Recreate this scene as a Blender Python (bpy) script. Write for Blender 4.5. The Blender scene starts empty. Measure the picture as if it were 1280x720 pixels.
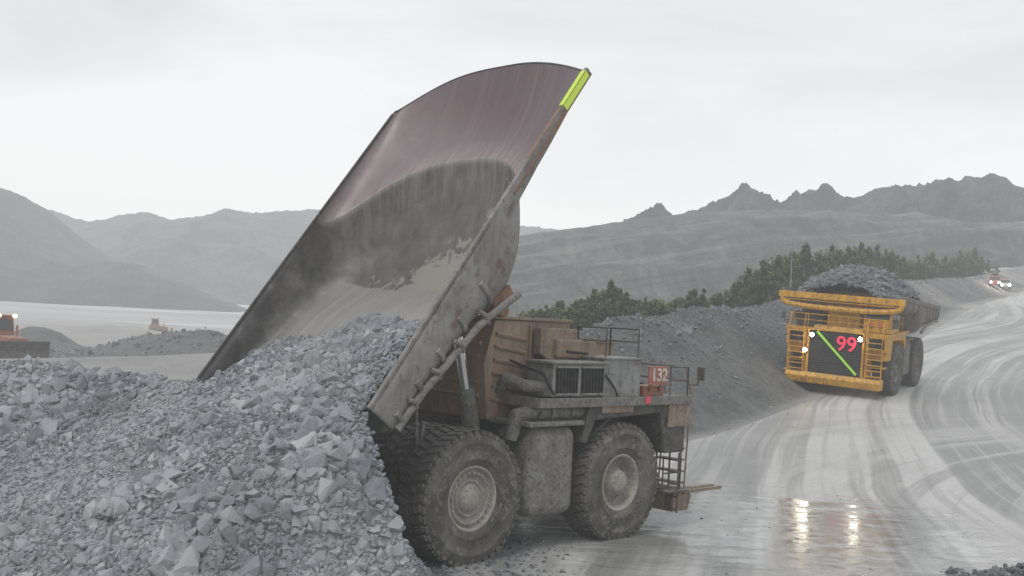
import bpy, bmesh, math, random
import numpy as np
from mathutils import Matrix, Vector, Euler
random.seed(7); rng=np.random.default_rng(7)
sc=bpy.context.scene
col=sc.collection
sc.view_settings.view_transform='Standard'
try: sc.view_settings.look='None'
except Exception: pass
sc.view_settings.exposure=0

# ------------------------------------------------------------------ materials
PAINTED_HAZE=(0.70,0.715,0.735,1)
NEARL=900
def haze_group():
    g=bpy.data.node_groups.new('painted_haze','ShaderNodeTree')
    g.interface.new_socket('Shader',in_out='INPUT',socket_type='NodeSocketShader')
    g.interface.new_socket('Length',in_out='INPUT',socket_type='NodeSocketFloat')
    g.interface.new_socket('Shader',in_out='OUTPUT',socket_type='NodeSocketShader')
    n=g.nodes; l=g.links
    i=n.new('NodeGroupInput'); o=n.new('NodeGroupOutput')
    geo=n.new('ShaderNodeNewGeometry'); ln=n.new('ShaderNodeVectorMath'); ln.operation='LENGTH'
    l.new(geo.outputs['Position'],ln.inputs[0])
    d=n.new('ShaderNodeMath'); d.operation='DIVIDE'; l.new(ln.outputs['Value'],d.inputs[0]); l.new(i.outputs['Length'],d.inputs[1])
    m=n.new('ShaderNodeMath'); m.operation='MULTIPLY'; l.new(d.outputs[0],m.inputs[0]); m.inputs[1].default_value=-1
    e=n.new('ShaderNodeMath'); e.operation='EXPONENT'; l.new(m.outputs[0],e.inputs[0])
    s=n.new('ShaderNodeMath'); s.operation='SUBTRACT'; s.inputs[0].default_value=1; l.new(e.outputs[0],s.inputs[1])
    em=n.new('ShaderNodeEmission'); em.inputs[0].default_value=PAINTED_HAZE; em.inputs[1].default_value=1  # haze painted as emission into each material, stronger with distance from the origin
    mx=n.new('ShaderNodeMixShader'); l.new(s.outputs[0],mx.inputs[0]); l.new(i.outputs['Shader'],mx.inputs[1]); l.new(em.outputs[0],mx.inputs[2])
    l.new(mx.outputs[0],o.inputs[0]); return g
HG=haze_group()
class NT:
    def __init__(s,name,L=NEARL):
        s.m=bpy.data.materials.new(name); s.m.use_nodes=True; s.t=s.m.node_tree; s.t.nodes.clear(); s.L=L
        s.out=s.t.nodes.new('ShaderNodeOutputMaterial'); s.b=s.t.nodes.new('ShaderNodeBsdfPrincipled')
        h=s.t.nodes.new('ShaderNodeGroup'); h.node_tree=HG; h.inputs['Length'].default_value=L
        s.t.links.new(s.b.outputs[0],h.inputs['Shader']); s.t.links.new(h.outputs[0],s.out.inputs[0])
        s.m.cycles.emission_sampling='NONE'
    def n(s,k,**kw):
        x=s.t.nodes.new(k)
        for a,b in kw.items(): setattr(x,a,b)
        return x
    def set(s,inp,v):
        if isinstance(v,bpy.types.NodeSocket): s.t.links.new(v,inp)
        else: inp.default_value=v
    def math(s,op,a,b=0.0,c=None):
        x=s.n('ShaderNodeMath',operation=op); s.set(x.inputs[0],a); s.set(x.inputs[1],b)
        if c is not None: s.set(x.inputs[2],c)
        return x.outputs[0]
    def coord(s,k='Object'):
        return s.n('ShaderNodeTexCoord').outputs[k]
    def scalev(s,v,sx,sy,sz):
        x=s.n('ShaderNodeVectorMath',operation='MULTIPLY'); s.set(x.inputs[0],v); x.inputs[1].default_value=(sx,sy,sz); return x.outputs[0]
    def noise(s,v,scale,detail=4,rough=.55,dist=0):
        x=s.n('ShaderNodeTexNoise'); s.set(x.inputs['Vector'],v); x.inputs['Scale'].default_value=scale
        x.inputs['Detail'].default_value=detail; x.inputs['Roughness'].default_value=rough; x.inputs['Distortion'].default_value=dist
        return x.outputs['Fac']
    def ramp(s,f,stops):
        x=s.n('ShaderNodeValToRGB'); s.set(x.inputs[0],f); e=x.color_ramp.elements
        while len(e)<len(stops): e.new(.5)
        for i,(p,c) in enumerate(stops):
            e[i].position=p; e[i].color=(c,c,c,1) if isinstance(c,(int,float)) else (c[0],c[1],c[2],1)
        return x.outputs[0]
    def mix(s,f,a,b,mode='MIX'):
        x=s.n('ShaderNodeMix',data_type='RGBA',blend_type=mode); s.set(x.inputs[0],f)
        s.set(x.inputs[6],a if not isinstance(a,tuple) else (*a[:3],1)); s.set(x.inputs[7],b if not isinstance(b,tuple) else (*b[:3],1)); return x.outputs[2]
    def step(s,f,lo,hi):
        x=s.n('ShaderNodeMapRange',interpolation_type='SMOOTHSTEP'); s.set(x.inputs[0],f); s.set(x.inputs[1],lo); s.set(x.inputs[2],hi); return x.outputs[0]
    def bump(s,h,strength,dist=.05):
        x=s.n('ShaderNodeBump'); x.inputs['Strength'].default_value=strength; x.inputs['Distance'].default_value=dist
        s.set(x.inputs['Height'],h); s.t.links.new(x.outputs[0],s.b.inputs['Normal'])
    def base(s,v): s.set(s.b.inputs['Base Color'],v if not isinstance(v,tuple) else (*v[:3],1))
    def rough(s,v): s.set(s.b.inputs['Roughness'],v)
def M(name,c1,c2,c3=None,scale=2.0,rough=.6,bump=.2,metal=0,L=NEARL,lo=.38,hi=.62,coord='Object',stretch=None,fine=30,bd=.03,dust=.35):
    t=NT(name,L); v=t.coord(coord)
    if stretch: v=t.scalev(v,*stretch)
    n1=t.noise(v,scale,5,.62)
    c=t.ramp(n1,[(lo,c1),(hi,c2)])
    if c3 is not None:
        n2=t.noise(v,scale*3.3,4,.7,.6); f=t.ramp(n2,[(.52,0),(.66,1)]); c=t.mix(f,c,c3)
    if dust:
        ge=t.n('ShaderNodeNewGeometry'); sp=t.n('ShaderNodeSeparateXYZ'); t.set(sp.inputs[0],ge.outputs['Normal'])
        up=t.step(sp.outputs[2],.35,.95); c=t.mix(t.math('MULTIPLY',up,dust),c,(.30,.295,.28))
        gr=t.noise(t.scalev(v,5,5,.5),1.0,3,.6); c=t.mix(t.ramp(gr,[(.50,0),(.66,.38)]),c,(.10,.09,.08))
    t.base(c); t.rough(rough); t.b.inputs['Metallic'].default_value=metal
    if bump: t.bump(t.noise(v,fine,2,.6),bump,bd)
    return t.m
def emis(name,c,st,base=None,sample=False):
    t=NT(name); t.base(base or (0.8,.8,.8)); t.b.inputs['Emission Color'].default_value=(*c,1); t.b.inputs['Emission Strength'].default_value=st
    if sample: t.m.cycles.emission_sampling='FRONT'
    return t.m

m_tan=M('tan_paint',(.32,.235,.16),(.23,.17,.12),(.21,.185,.155),1.3,.65,.15)
m_brown=M('brown_dirty_paint',(.20,.15,.11),(.28,.22,.17),(.13,.11,.09),2.2,.7,.2)
m_grey=M('grey_cabinet_paint',(.25,.255,.25),(.18,.183,.178),(.13,.118,.105),1.6,.6,.15)
m_dark=M('dark_chassis',(.045,.043,.04),(.085,.08,.075),(.13,.125,.115),2.5,.75,.3)
m_mud=M('mud_caked_steel',(.15,.145,.135),(.22,.215,.205),(.09,.085,.08),2.5,.9,.8,bd=.06,fine=9)
m_black=M('black_mesh',(.012,.012,.013),(.03,.03,.031),None,6,.6,.3,dust=0)
m_tyre=M('dusty_rubber',(.062,.059,.056),(.125,.12,.113),(.19,.18,.17),1.3,.88,.35)
m_rim=M('dusty_rim',(.33,.30,.265),(.24,.225,.20),(.40,.385,.36),3,.6,.2)
m_yel=M('yellow_paint',(.66,.35,.022),(.52,.26,.022),(.20,.14,.07),1.5,.5,.1,dust=.25)
m_yrim=M('yellow_rim',(.16,.13,.09),(.10,.095,.09),(.3,.28,.26),3,.6,.2)
m_rust=M('rusty_steel',(.19,.105,.065),(.27,.15,.09),(.14,.10,.08),3,.8,.3)
m_neon=emis('reflective_yellow_glow',(.75,.95,.12),.08,(.50,.66,.07))  # strip's shine put in as a faint glow of its own
m_neon2=emis('reflective_green_glow',(.4,.9,.1),.15,(.30,.62,.06))  # same here: returned light painted as emission on the strip
m_redpl=M('red_plate',(.36,.12,.08),(.28,.11,.075),(.3,.2,.15),3,.6,.05)
m_white=M('white_paint',(.62,.60,.55),(.48,.46,.42),None,3,.5,.05)
m_redtx=emis('red_number',(.9,.05,.12),.35,(.75,.04,.10))  # lettering brightened by added emission, not a lit sign
m_light=emis('lit_headlight',(1,.90,.70),130,None,True)
m_redl=emis('red_marker_lamp',(1,.12,.18),.10,(.38,.06,.08))
m_orl=emis('orange_beacon',(1,.55,.2),5)
m_glass=M('dark_glass',(.03,.035,.04),(.05,.055,.06),None,2,.08,0,dust=0)
m_chrome=M('polished_rod',(.55,.55,.55),(.6,.6,.6),None,2,.2,0,metal=1,dust=0)
m_trunk=M('bark',(.09,.07,.05),(.05,.04,.03),None,6,.9,.3,dust=0)

CR0,CRD=9.05,2.9
def body_interior():
    t=NT('worn_dump_body_plate'); uv=t.n('ShaderNodeUVMap'); uv.uv_map='UVMap'
    sp=t.n('ShaderNodeSeparateXYZ'); t.set(sp.inputs[0],uv.outputs[0])
    y=t.math('MULTIPLY',t.math('SUBTRACT',sp.outputs[0],.5),2.0); s=t.math('MULTIPLY',sp.outputs[1],12.0)
    ay=t.math('ABSOLUTE',y)
    crease=t.math('SUBTRACT',CR0,t.math('MULTIPLY',t.math('POWER',ay,3.0),CRD))
    obj=t.coord('Object')
    big=t.noise(obj,.45,4,.6); med=t.noise(obj,1.5,5,.65,.4)
    drip=t.noise(t.scalev(uv.outputs[0],26,4.0,1),1.6,4,.6)
    dn=t.math('SUBTRACT',drip,.5)
    can=t.step(t.math('SUBTRACT',t.math('ADD',s,t.math('MULTIPLY',dn,.10)),crease),-.01,.03)
    canc=t.ramp(med,[(.3,(.185,.150,.156)),(.7,(.235,.198,.205))])
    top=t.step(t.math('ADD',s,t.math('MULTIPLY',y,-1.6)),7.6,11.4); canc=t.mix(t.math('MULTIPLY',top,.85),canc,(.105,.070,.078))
    dr=t.math('MULTIPLY',t.math('SUBTRACT',1.0,t.step(t.math('SUBTRACT',s,crease),.0,1.0)),t.ramp(drip,[(.40,0),(.60,1)]))
    canc=t.mix(t.math('MULTIPLY',dr,.5),canc,(.31,.29,.28))
    sc_=t.noise(t.scalev(uv.outputs[0],26,1.0,1),1.5,4,.6)
    canc=t.mix(t.ramp(sc_,[(.52,0),(.75,.22)]),canc,(.31,.26,.26))
    frc=t.ramp(med,[(.3,(.075,.072,.064)),(.55,(.12,.114,.103)),(.75,(.175,.167,.152))])
    patch=t.math('ADD',t.math('MULTIPLY',y,-.42),t.math('MULTIPLY',t.math('SUBTRACT',7.2,s),.17))
    pm=t.ramp(t.math('ADD',patch,t.noise(obj,2.0,6,.72,.5)),[(.62,0),(.66,1)])
    frc=t.mix(t.math('MULTIPLY',pm,.75),frc,(.29,.27,.24))
    # pale seam where the canopy plate meets the front wall
    seam=t.math('MULTIPLY',t.step(t.math('SUBTRACT',crease,s),.16,.02),t.step(t.math('SUBTRACT',s,crease),.12,.0)); 
    d2=t.math('MULTIPLY',t.step(t.math('SUBTRACT',crease,s),1.6,.0),t.ramp(drip,[(.48,0),(.60,1)])); frc=t.mix(t.math('MULTIPLY',d2,.45),frc,(.25,.235,.215))
    scr=t.noise(t.scalev(uv.outputs[0],50,.8,1),1.4,4,.65)
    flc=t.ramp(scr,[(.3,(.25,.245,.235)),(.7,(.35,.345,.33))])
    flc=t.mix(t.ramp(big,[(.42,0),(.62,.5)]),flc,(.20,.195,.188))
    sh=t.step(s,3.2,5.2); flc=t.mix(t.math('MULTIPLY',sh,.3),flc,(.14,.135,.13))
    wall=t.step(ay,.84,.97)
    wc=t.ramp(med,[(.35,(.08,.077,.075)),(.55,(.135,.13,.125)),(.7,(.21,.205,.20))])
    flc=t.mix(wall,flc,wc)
    front=t.step(t.math('ADD',s,t.math('MULTIPLY',dn,.12)),5.05,5.2)
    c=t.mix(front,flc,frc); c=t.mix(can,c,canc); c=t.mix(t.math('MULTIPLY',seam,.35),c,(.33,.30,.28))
    t.base(c)
    t.rough(t.ramp(big,[(.3,.36),(.7,.5)])); t.b.inputs['Metallic'].default_value=.1
    t.bump(t.math('ADD',t.noise(obj,1.6,3,.6),t.math('MULTIPLY',t.noise(obj,11,2,.6),.2)),.3,.06)
    return t.m
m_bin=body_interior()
m_bex=M('worn_grey_body_exterior',(.15,.145,.14),(.235,.23,.222),(.125,.092,.072),.9,.5,.2,dust=.25)
m_bexy=M('dark_dusty_body_exterior',(.10,.095,.09),(.16,.15,.14),(.19,.13,.06),1.3,.6,.2)

# ------------------------------------------------------------------ mesh builder
class B:
    def __init__(s): s.bm=bmesh.new()
    def _mi(s,vs,mi):
        for f in {f for v in vs for f in v.link_faces}: f.material_index=mi
    def box(s,c,d,rot=None,mi=0):
        m=Matrix.Translation(c)@(rot.to_matrix().to_4x4() if rot is not None else Matrix())@Matrix.Diagonal((*d,1))
        r=bmesh.ops.create_cube(s.bm,size=1,matrix=m); s._mi(r['verts'],mi); return s
    def bb(s,x0,x1,y0,y1,z0,z1,mi=0):
        return s.box(((x0+x1)/2,(y0+y1)/2,(z0+z1)/2),(abs(x1-x0),abs(y1-y0),abs(z1-z0)),None,mi)
    def cyl(s,a,b,r,r2=None,seg=16,mi=0):
        a=Vector(a);b=Vector(b); q=(b-a).to_track_quat('Z','Y')
        m=Matrix.Translation((a+b)/2)@q.to_matrix().to_4x4()
        k=bmesh.ops.create_cone(s.bm,cap_ends=True,segments=seg,radius1=r,radius2=r if r2 is None else r2,depth=(b-a).length,matrix=m)
        s._mi(k['verts'],mi); return s
    def tube(s,pts,r,seg=8,mi=0):
        for a,b in zip(pts[:-1],pts[1:]): s.cyl(a,b,r,None,seg,mi)
        for p in pts[1:-1]:
            k=bmesh.ops.create_uvsphere(s.bm,u_segments=seg,v_segments=6,radius=r*1.02,matrix=Matrix.Translation(p)); s._mi(k['verts'],mi)
        return s
    def sph(s,c,d,mi=0,seg=16):
        k=bmesh.ops.create_uvsphere(s.bm,u_segments=seg,v_segments=seg//2,radius=.5,matrix=Matrix.Translation(c)@Matrix.Diagonal((*d,1))); s._mi(k['verts'],mi); return s
    def prism(s,prof,y0,y1,mi=0):
        a=[s.bm.verts.new((x,y0,z)) for x,z in prof]; b=[s.bm.verts.new((x,y1,z)) for x,z in prof]; n=len(prof); fs=[]
        fs.append(s.bm.faces.new(a)); fs.append(s.bm.faces.new(b[::-1]))
        for i in range(n): fs.append(s.bm.faces.new((a[i],b[i],b[(i+1)%n],a[(i+1)%n])))
        for f in fs: f.material_index=mi
        return s
    def lathe(s,prof,n=48,mi=0):
        rings=[]
        for r,y in prof: rings.append([s.bm.verts.new((r*math.cos(2*math.pi*i/n),y,r*math.sin(2*math.pi*i/n))) for i in range(n)])
        for A,C in zip(rings[:-1],rings[1:]):
            for i in range(n):
                f=s.bm.faces.new((A[i],A[(i+1)%n],C[(i+1)%n],C[i])); f.material_index=mi; f.smooth=True
        return s
    def mesh(s,name,mats,recalc=True):
        if recalc: bmesh.ops.recalc_face_normals(s.bm,faces=s.bm.faces[:])
        me=bpy.data.meshes.new(name); s.bm.to_mesh(me); s.bm.free()
        for m in (mats if isinstance(mats,(list,tuple)) else [mats]): me.materials.append(m)
        return me
    def obj(s,name,parent,mats,bevel=.015,matrix=None,**props):
        o=bpy.data.objects.new(name,s.mesh(name,mats)); col.objects.link(o)
        if parent: o.parent=parent
        if matrix is not None: o.matrix_local=matrix
        if bevel:
            md=o.modifiers.new('bevel','BEVEL'); md.width=bevel; md.segments=2; md.limit_method='ANGLE'; md.angle_limit=math.radians(50)
        for k,v in props.items(): o[k]=v
        return o
def link(me,name,parent=None,**props):
    o=bpy.data.objects.new(name,me); col.objects.link(o); o.parent=parent
    for k,v in props.items(): o[k]=v
    return o
def empty(name,parent=None,matrix=None,**props):
    o=bpy.data.objects.new(name,None); col.objects.link(o); o.empty_display_size=.5
    if parent: o.parent=parent
    if matrix is not None: o.matrix_local=matrix
    for k,v in props.items(): o[k]=v
    return o
def npmesh(name,V,F,mats,attrs=None,smooth=False,uv=None):
    me=bpy.data.meshes.new(name); V=np.asarray(V,np.float32); F=np.asarray(F,np.int32); k=F.shape[1]
    me.vertices.add(len(V)); me.vertices.foreach_set('co',V.ravel())
    me.loops.add(F.size); me.loops.foreach_set('vertex_index',F.ravel())
    me.polygons.add(len(F)); me.polygons.foreach_set('loop_start',np.arange(0,F.size,k,dtype=np.int32))
    me.polygons.foreach_set('use_smooth',np.full(len(F),smooth))
    if uv is not None:
        u=me.uv_layers.new(name='UVMap'); u.data.foreach_set('uv',np.asarray(uv,np.float32)[F.ravel()].ravel())
    for a,v in (attrs or {}).items():
        at=me.attributes.new(a,'FLOAT','POINT'); at.data.foreach_set('value',np.asarray(v,np.float32))
    for m in (mats if isinstance(mats,(list,tuple)) else [mats]): me.materials.append(m)
    me.update(calc_edges=True); me.validate(); return me
def gridF(ni,nj):
    i,j=np.meshgrid(np.arange(ni-1),np.arange(nj-1),indexing='ij'); a=(i*nj+j).ravel()
    return np.stack([a,a+nj,a+nj+1,a+1],1)
def text_mesh(txt,size,mat,name,ext=.01):
    cu=bpy.data.curves.new(name,'FONT'); cu.body=txt; cu.size=size; cu.extrude=ext; cu.align_x='CENTER'; cu.align_y='CENTER'; cu.offset=.015*size
    t=bpy.data.objects.new(name+'_tmp',cu); col.objects.link(t)
    dg=bpy.context.evaluated_depsgraph_get(); me=bpy.data.meshes.new_from_object(t.evaluated_get(dg)); me.name=name
    bpy.data.objects.remove(t); me.materials.clear(); me.materials.append(mat); return me

# ------------------------------------------------------------------ noise + terrain
LAT=rng.random((256,256))
def vn(x,y):
    xi=np.floor(x).astype(int); yi=np.floor(y).astype(int); fx=x-xi; fy=y-yi; fx=fx*fx*(3-2*fx); fy=fy*fy*(3-2*fy)
    g=lambda a,b: LAT[a&255,b&255]
    return (g(xi,yi)*(1-fx)+g(xi+1,yi)*fx)*(1-fy)+(g(xi,yi+1)*(1-fx)+g(xi+1,yi+1)*fx)*fy
def fbm(x,y,o=5,p=.5):
    s=0;a=1;t=0
    for k in range(o): s=s+a*vn(x*2**k+17.3*k,y*2**k+9.1*k); t+=a; a*=p
    return s/t-.5
def ridged(x,y,o=4,p=.5):
    s=0;a=1;t=0
    for k in range(o): s=s+a*(1-np.abs(2*vn(x*2**k+7.7*k,y*2**k+3.1*k)-1)); t+=a; a*=p
    return s/t
def ss(t): t=np.clip(t,0,1); return t*t*(3-2*t)
BL=np.array([(-30,34),(-20,40),(-8,48),(5.2,62.2),(15.5,79.2),(68.3,184.2),(99.5,232),(230,477),(480,950),(1400,2600)],float)
def sdist(x,y):
    best=np.full(x.shape,1e9); sg=np.ones(x.shape)
    for (ax,ay),(bx,by) in zip(BL[:-1],BL[1:]):
        dx,dy=bx-ax,by-ay; t=np.clip(((x-ax)*dx+(y-ay)*dy)/(dx*dx+dy*dy),0,1)
        ex=x-ax-t*dx; ey=y-ay-t*dy; d=np.hypot(ex,ey); cr=ex*dy-ey*dx
        m=d<best; best=np.where(m,d,best); sg=np.where(m,np.sign(cr),sg)
    return best*sg
def ramp(y):
    yy=np.minimum(y,480); return .095*4*np.logaddexp(0,(yy-45)/4)
def hgt(x,y):
    sd=sdist(x,y); R=ramp(y)
    k=ss((sd+75)/65)
    left=-.0105*np.clip(y-45,0,440); left=np.where(y>850,left+np.clip(y-850,0,2500)*.012,left)
    z=R*k+left*(1-k)
    hb=np.interp(y,[40,48,58,66,100,230,480,600],[0,1.7,4.1,5.3,4.6,3.3,2,0])
    w=np.interp(y,[50,66,90,140],[7.6,7.8,6.8,6.2])+.9*fbm(x*.12,y*.12)*2
    prof=np.clip(1-np.abs(sd)/w,0,1); prof=np.where(prof>.85,.85+(prof-.85)*.5,prof)
    z=z+hb*prof*(1+.22*fbm(x*.2,y*.2))
    z=z+prof*.22*fbm(x*.9,y*.9)
    for cx,cy,s,h in ((-41,132,5,2.5),(-36,128,4,2.0),(-46,138,5,1.6),(-31,125,4,1.4),(-65,150,3.2,2.6),(-69,153,3,1.4),(-95,260,9,2),(-60,118,9,.7)):
        z=z+h*np.exp(-((x-cx)**2+(y-cy)**2)/(2*s*s))*(1+.5*fbm(x*.4,y*.4))
    q=((x+60)/200)**2+((y-(690+.35*(x+60)))/150)**2+.3*fbm(x*.012,y*.012)
    z=np.where(q<1.2,z-6*ss((1.2-q)/.4),z)
    z=z+.12*fbm(x*.12,y*.12)*ss((np.hypot(x-3,y-30)-8)/20)
    far=ss((y-120)/200)*ss((-sd-30)/80); z=z+far*1.6*fbm(x*.02,y*.02)
    return z
CP=np.array([(9,2),(13,22),(17,40),(24,58),(35,80),(60,125),(88,175),(118,230),(180,340),(252,477),(330,620)],float)
def catmull(P,n=24):
    P=np.vstack([2*P[0]-P[1],P,2*P[-1]-P[-2]]); out=[]
    for i in range(1,len(P)-2):
        t=np.linspace(0,1,n,endpoint=False)[:,None]; a,b,c,d=P[i-1:i+3]
        out.append(.5*((2*b)+(-a+c)*t+(2*a-5*b+4*c-d)*t*t+(-a+3*b-3*c+d)*t**3))
    return np.vstack(out+[P[-2][None]])
RC=catmull(CP)
def rdist(x,y):
    d=np.full(x.shape,1e9)
    for px,py in RC[::3]: d=np.minimum(d,np.hypot(x-px,y-py))
    return d
def ground_mat():
    t=NT('quarry_ground',1000); v=t.coord('Object'); sp=t.n('ShaderNodeSeparateXYZ'); t.set(sp.inputs[0],v)
    n1=t.noise(v,.12,4,.6); n2=t.noise(v,1.6,5,.7)
    c=t.ramp(n1,[(.35,(.22,.22,.215)),(.65,(.31,.305,.295))]); c=t.mix(t.ramp(n2,[(.5,0),(.72,.5)]),c,(.16,.16,.158))
    at=t.n('ShaderNodeAttribute'); at.attribute_name='berm'
    vo=t.n('ShaderNodeTexVoronoi'); t.set(vo.inputs['Vector'],v); vo.inputs['Scale'].default_value=4.0
    bc=t.ramp(t.noise(v,.5,7,.72),[(.35,(.060,.063,.063)),(.65,(.110,.113,.112))])
    bc=t.mix(t.ramp(vo.outputs['Color'],[(.4,.0),(.9,.3)]),bc,(.18,.18,.18))
    c=t.mix(at.outputs['Fac'],c,bc)
    far=t.step(sp.outputs[1],780,900)
    fc=t.ramp(t.noise(t.scalev(v,.3,1,1),.012,5,.6),[(.40,(.12,.10,.085)),(.56,(.17,.15,.125)),(.64,(.55,.53,.49))])
    c=t.mix(far,c,fc)
    sand=t.math('MULTIPLY',t.step(sp.outputs[1],120,220),t.math('SUBTRACT',1.0,far))
    c=t.mix(t.math('MULTIPLY',sand,t.ramp(t.noise(t.scalev(v,.5,1,1),.03,5,.65),[(.42,.1),(.6,.8)])),c,(.34,.325,.30))
    t.base(c); t.rough(.88); t.bump(t.math('ADD',n2,t.math('MULTIPLY',vo.outputs['Distance'],.3)),.6,.15); return t.m
def axis(a,b,c,k,n):
    lo=math.asinh((a-c)/k); hi=math.asinh((b-c)/k); return c+k*np.sinh(np.linspace(lo,hi,n))
gx=axis(-3500,3800,15,34,420); gy=axis(-80,6000,60,40,420)
X,Y=np.meshgrid(gx,gy,indexing='ij'); Z=hgt(X,Y)
sdg=sdist(X,Y); rd=rdist(X,Y)
Z=Z-.22*ss((17.5-rd)/3)*ss((sdg-8.5)/3)
bermA=ss((9.0-np.abs(sdg))/1.6)*ss((Y-40)/10); bermA=np.maximum(bermA,.85*ss((Y-110)/10)*ss((165-Y)/8)*(X<-26))
bermA=np.maximum(bermA,.6*ss((-sdg-4)/8)*(Y<420)*(X>-5))
g=npmesh('ground',np.stack([X,Y,Z],-1).reshape(-1,3),gridF(len(gx),len(gy)),ground_mat(),{'berm':bermA.ravel()},True)
link(g,'ground',kind='structure',label='grey gravel quarry floor with roadside rubble bank')

def road_mat():
    t=NT('muddy_haul_road',1000); uv=t.n('ShaderNodeUVMap'); uv.uv_map='UVMap'; v=t.coord('Object')
    sp=t.n('ShaderNodeSeparateXYZ'); t.set(sp.inputs[0],uv.outputs[0]); p=t.n('ShaderNodeSeparateXYZ'); t.set(p.inputs[0],v)
    warp=t.math('ADD',t.math('MULTIPLY',t.math('SUBTRACT',t.noise(v,.011,0,.5),.5),16.0),t.math('MULTIPLY',t.math('SUBTRACT',t.noise(v,.05,1,.5),.5),1.6))
    fan=t.math('MULTIPLY',t.math('SUBTRACT',1.0,t.step(sp.outputs[1],30,95)),t.math('MULTIPLY',sp.outputs[0],-.30))
    lat=t.math('ADD',t.math('ADD',sp.outputs[0],warp),fan)
    cv=t.n('ShaderNodeCombineXYZ'); t.set(cv.inputs[0],lat); t.set(cv.inputs[1],t.math('MULTIPLY',sp.outputs[1],.016))
    tr=t.noise(cv.outputs[0],.45,4,.62); tf=t.noise(cv.outputs[0],2.2,3,.6)
    ax=t.math('SUBTRACT',p.outputs[0],46.0); ay=t.math('SUBTRACT',p.outputs[1],30.0)
    rad=t.math('SQRT',t.math('ADD',t.math('MULTIPLY',ax,ax),t.math('MULTIPLY',ay,ay)))
    cv2=t.n('ShaderNodeCombineXYZ'); t.set(cv2.inputs[0],t.math('ADD',rad,warp)); t.set(cv2.inputs[1],t.math('MULTIPLY',p.outputs[0],.02))
    tr2=t.noise(cv2.outputs[0],.5,4,.62)
    brk=t.ramp(t.noise(v,.10,3,.6),[(.32,.45),(.56,1.0)])
    brk2=t.ramp(t.noise(t.scalev(v,1,1,0),.07,3,.6),[(.42,0),(.60,1.0)])
    base=t.ramp(t.noise(v,.16,5,.6),[(.35,(.225,.228,.222)),(.65,(.29,.292,.285))])
    c=t.mix(t.math('MULTIPLY',brk,t.ramp(tr,[(.50,0),(.56,.9)])),base,(.49,.49,.48))
    c=t.mix(t.math('MULTIPLY',brk,t.ramp(tr,[(.40,.65),(.47,0)])),c,(.14,.14,.137))
    c=t.mix(t.math('MULTIPLY',brk,t.ramp(tf,[(.52,0),(.60,.35)])),c,(.48,.48,.47)); c=t.mix(t.math('MULTIPLY',brk,t.ramp(tf,[(.38,.30),(.45,0)])),c,(.16,.16,.155))
    near=t.math('MULTIPLY',brk2,t.math('SUBTRACT',1.0,t.step(p.outputs[1],52,72)))
    c=t.mix(t.math('MULTIPLY',near,t.ramp(tr2,[(.51,0),(.57,.6)])),c,(.45,.45,.44))
    c=t.mix(t.math('MULTIPLY',near,t.ramp(tr2,[(.40,.45),(.46,0)])),c,(.15,.15,.147))
    c=t.mix(t.ramp(t.noise(v,3.5,4,.75),[(.5,0),(.7,.3)]),c,(.16,.16,.156))
    dx=t.math('DIVIDE',t.math('SUBTRACT',p.outputs[0],8.6),9.5); dy=t.math('DIVIDE',t.math('SUBTRACT',p.outputs[1],34.5),8.5)
    r2=t.math('ADD',t.math('MULTIPLY',dx,dx),t.math('MULTIPLY',dy,dy))
    wn=t.noise(t.scalev(v,.4,1.3,1),.8,5,.65); w=t.math('SUBTRACT',t.math('ADD',wn,.28),t.math('MULTIPLY',r2,.32))
    wet=t.ramp(w,[(.42,0),(.66,1)])
    c=t.mix(t.math('MULTIPLY',wet,.30),c,(.18,.18,.175))
    t.base(c)
    rr=t.mix(wet,t.ramp(tr,[(.4,.40),(.6,.66)]),t.ramp(t.noise(v,1.8,2,.6),[(.35,.06),(.65,.26)])); t.rough(rr)
    hb=t.math('ADD',t.math('MULTIPLY',tr,.8),t.math('ADD',t.math('MULTIPLY',t.noise(v,1.7,4,.68),.4),t.math('MULTIPLY',tf,.25)))
    hb=t.math('MULTIPLY',hb,t.math('SUBTRACT',1.0,t.math('MULTIPLY',wet,.84)))
    t.bump(hb,.55,.14); return t.m
d=np.gradient(RC,axis=0); d/=np.linalg.norm(d,axis=1)[:,None]; nrm=np.stack([d[:,1],-d[:,0]],1)
al=np.concatenate([[0],np.cumsum(np.linalg.norm(np.diff(RC,axis=0),axis=1))])
aa=np.unique(np.concatenate([np.arange(0,120,.7),np.arange(120,al[-1],3.0)]))
cx=np.interp(aa,al,RC[:,0]); cy=np.interp(aa,al,RC[:,1]); nx=np.interp(aa,al,nrm[:,0]); ny=np.interp(aa,al,nrm[:,1])
lt=np.linspace(0,1,60); lo=np.interp(cy,[0,40,50,60,70,80,125,480],[-19,-17,-13.5,-11.3,-9.6,-9.2,-11.5,-12]); hi_=np.interp(cy,[0,60,200,480],[19,24,30,34])
LT=lo[:,None]+(hi_-lo)[:,None]*lt[None,:]
RX=cx[:,None]+nx[:,None]*LT; RY=cy[:,None]+ny[:,None]*LT
tr_=.05*fbm(LT*.9,RY*.03,3)
edge=np.minimum(np.minimum(lt,1-lt)*12,1)[None,:]
RZ=hgt(RX,RY)+(.035+tr_)*edge-.12*(1-edge)
F=gridF(len(aa),len(lt))
uv=np.stack([LT,np.repeat(aa[:,None],len(lt),1)],-1).reshape(-1,2)
me=npmesh('haul_road',np.stack([RX,RY,RZ],-1).reshape(-1,3),F[:,::-1],road_mat(),None,True,uv)
link(me,'haul_road',kind='structure',label='wet muddy haul road with pale curving tyre tracks')

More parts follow.
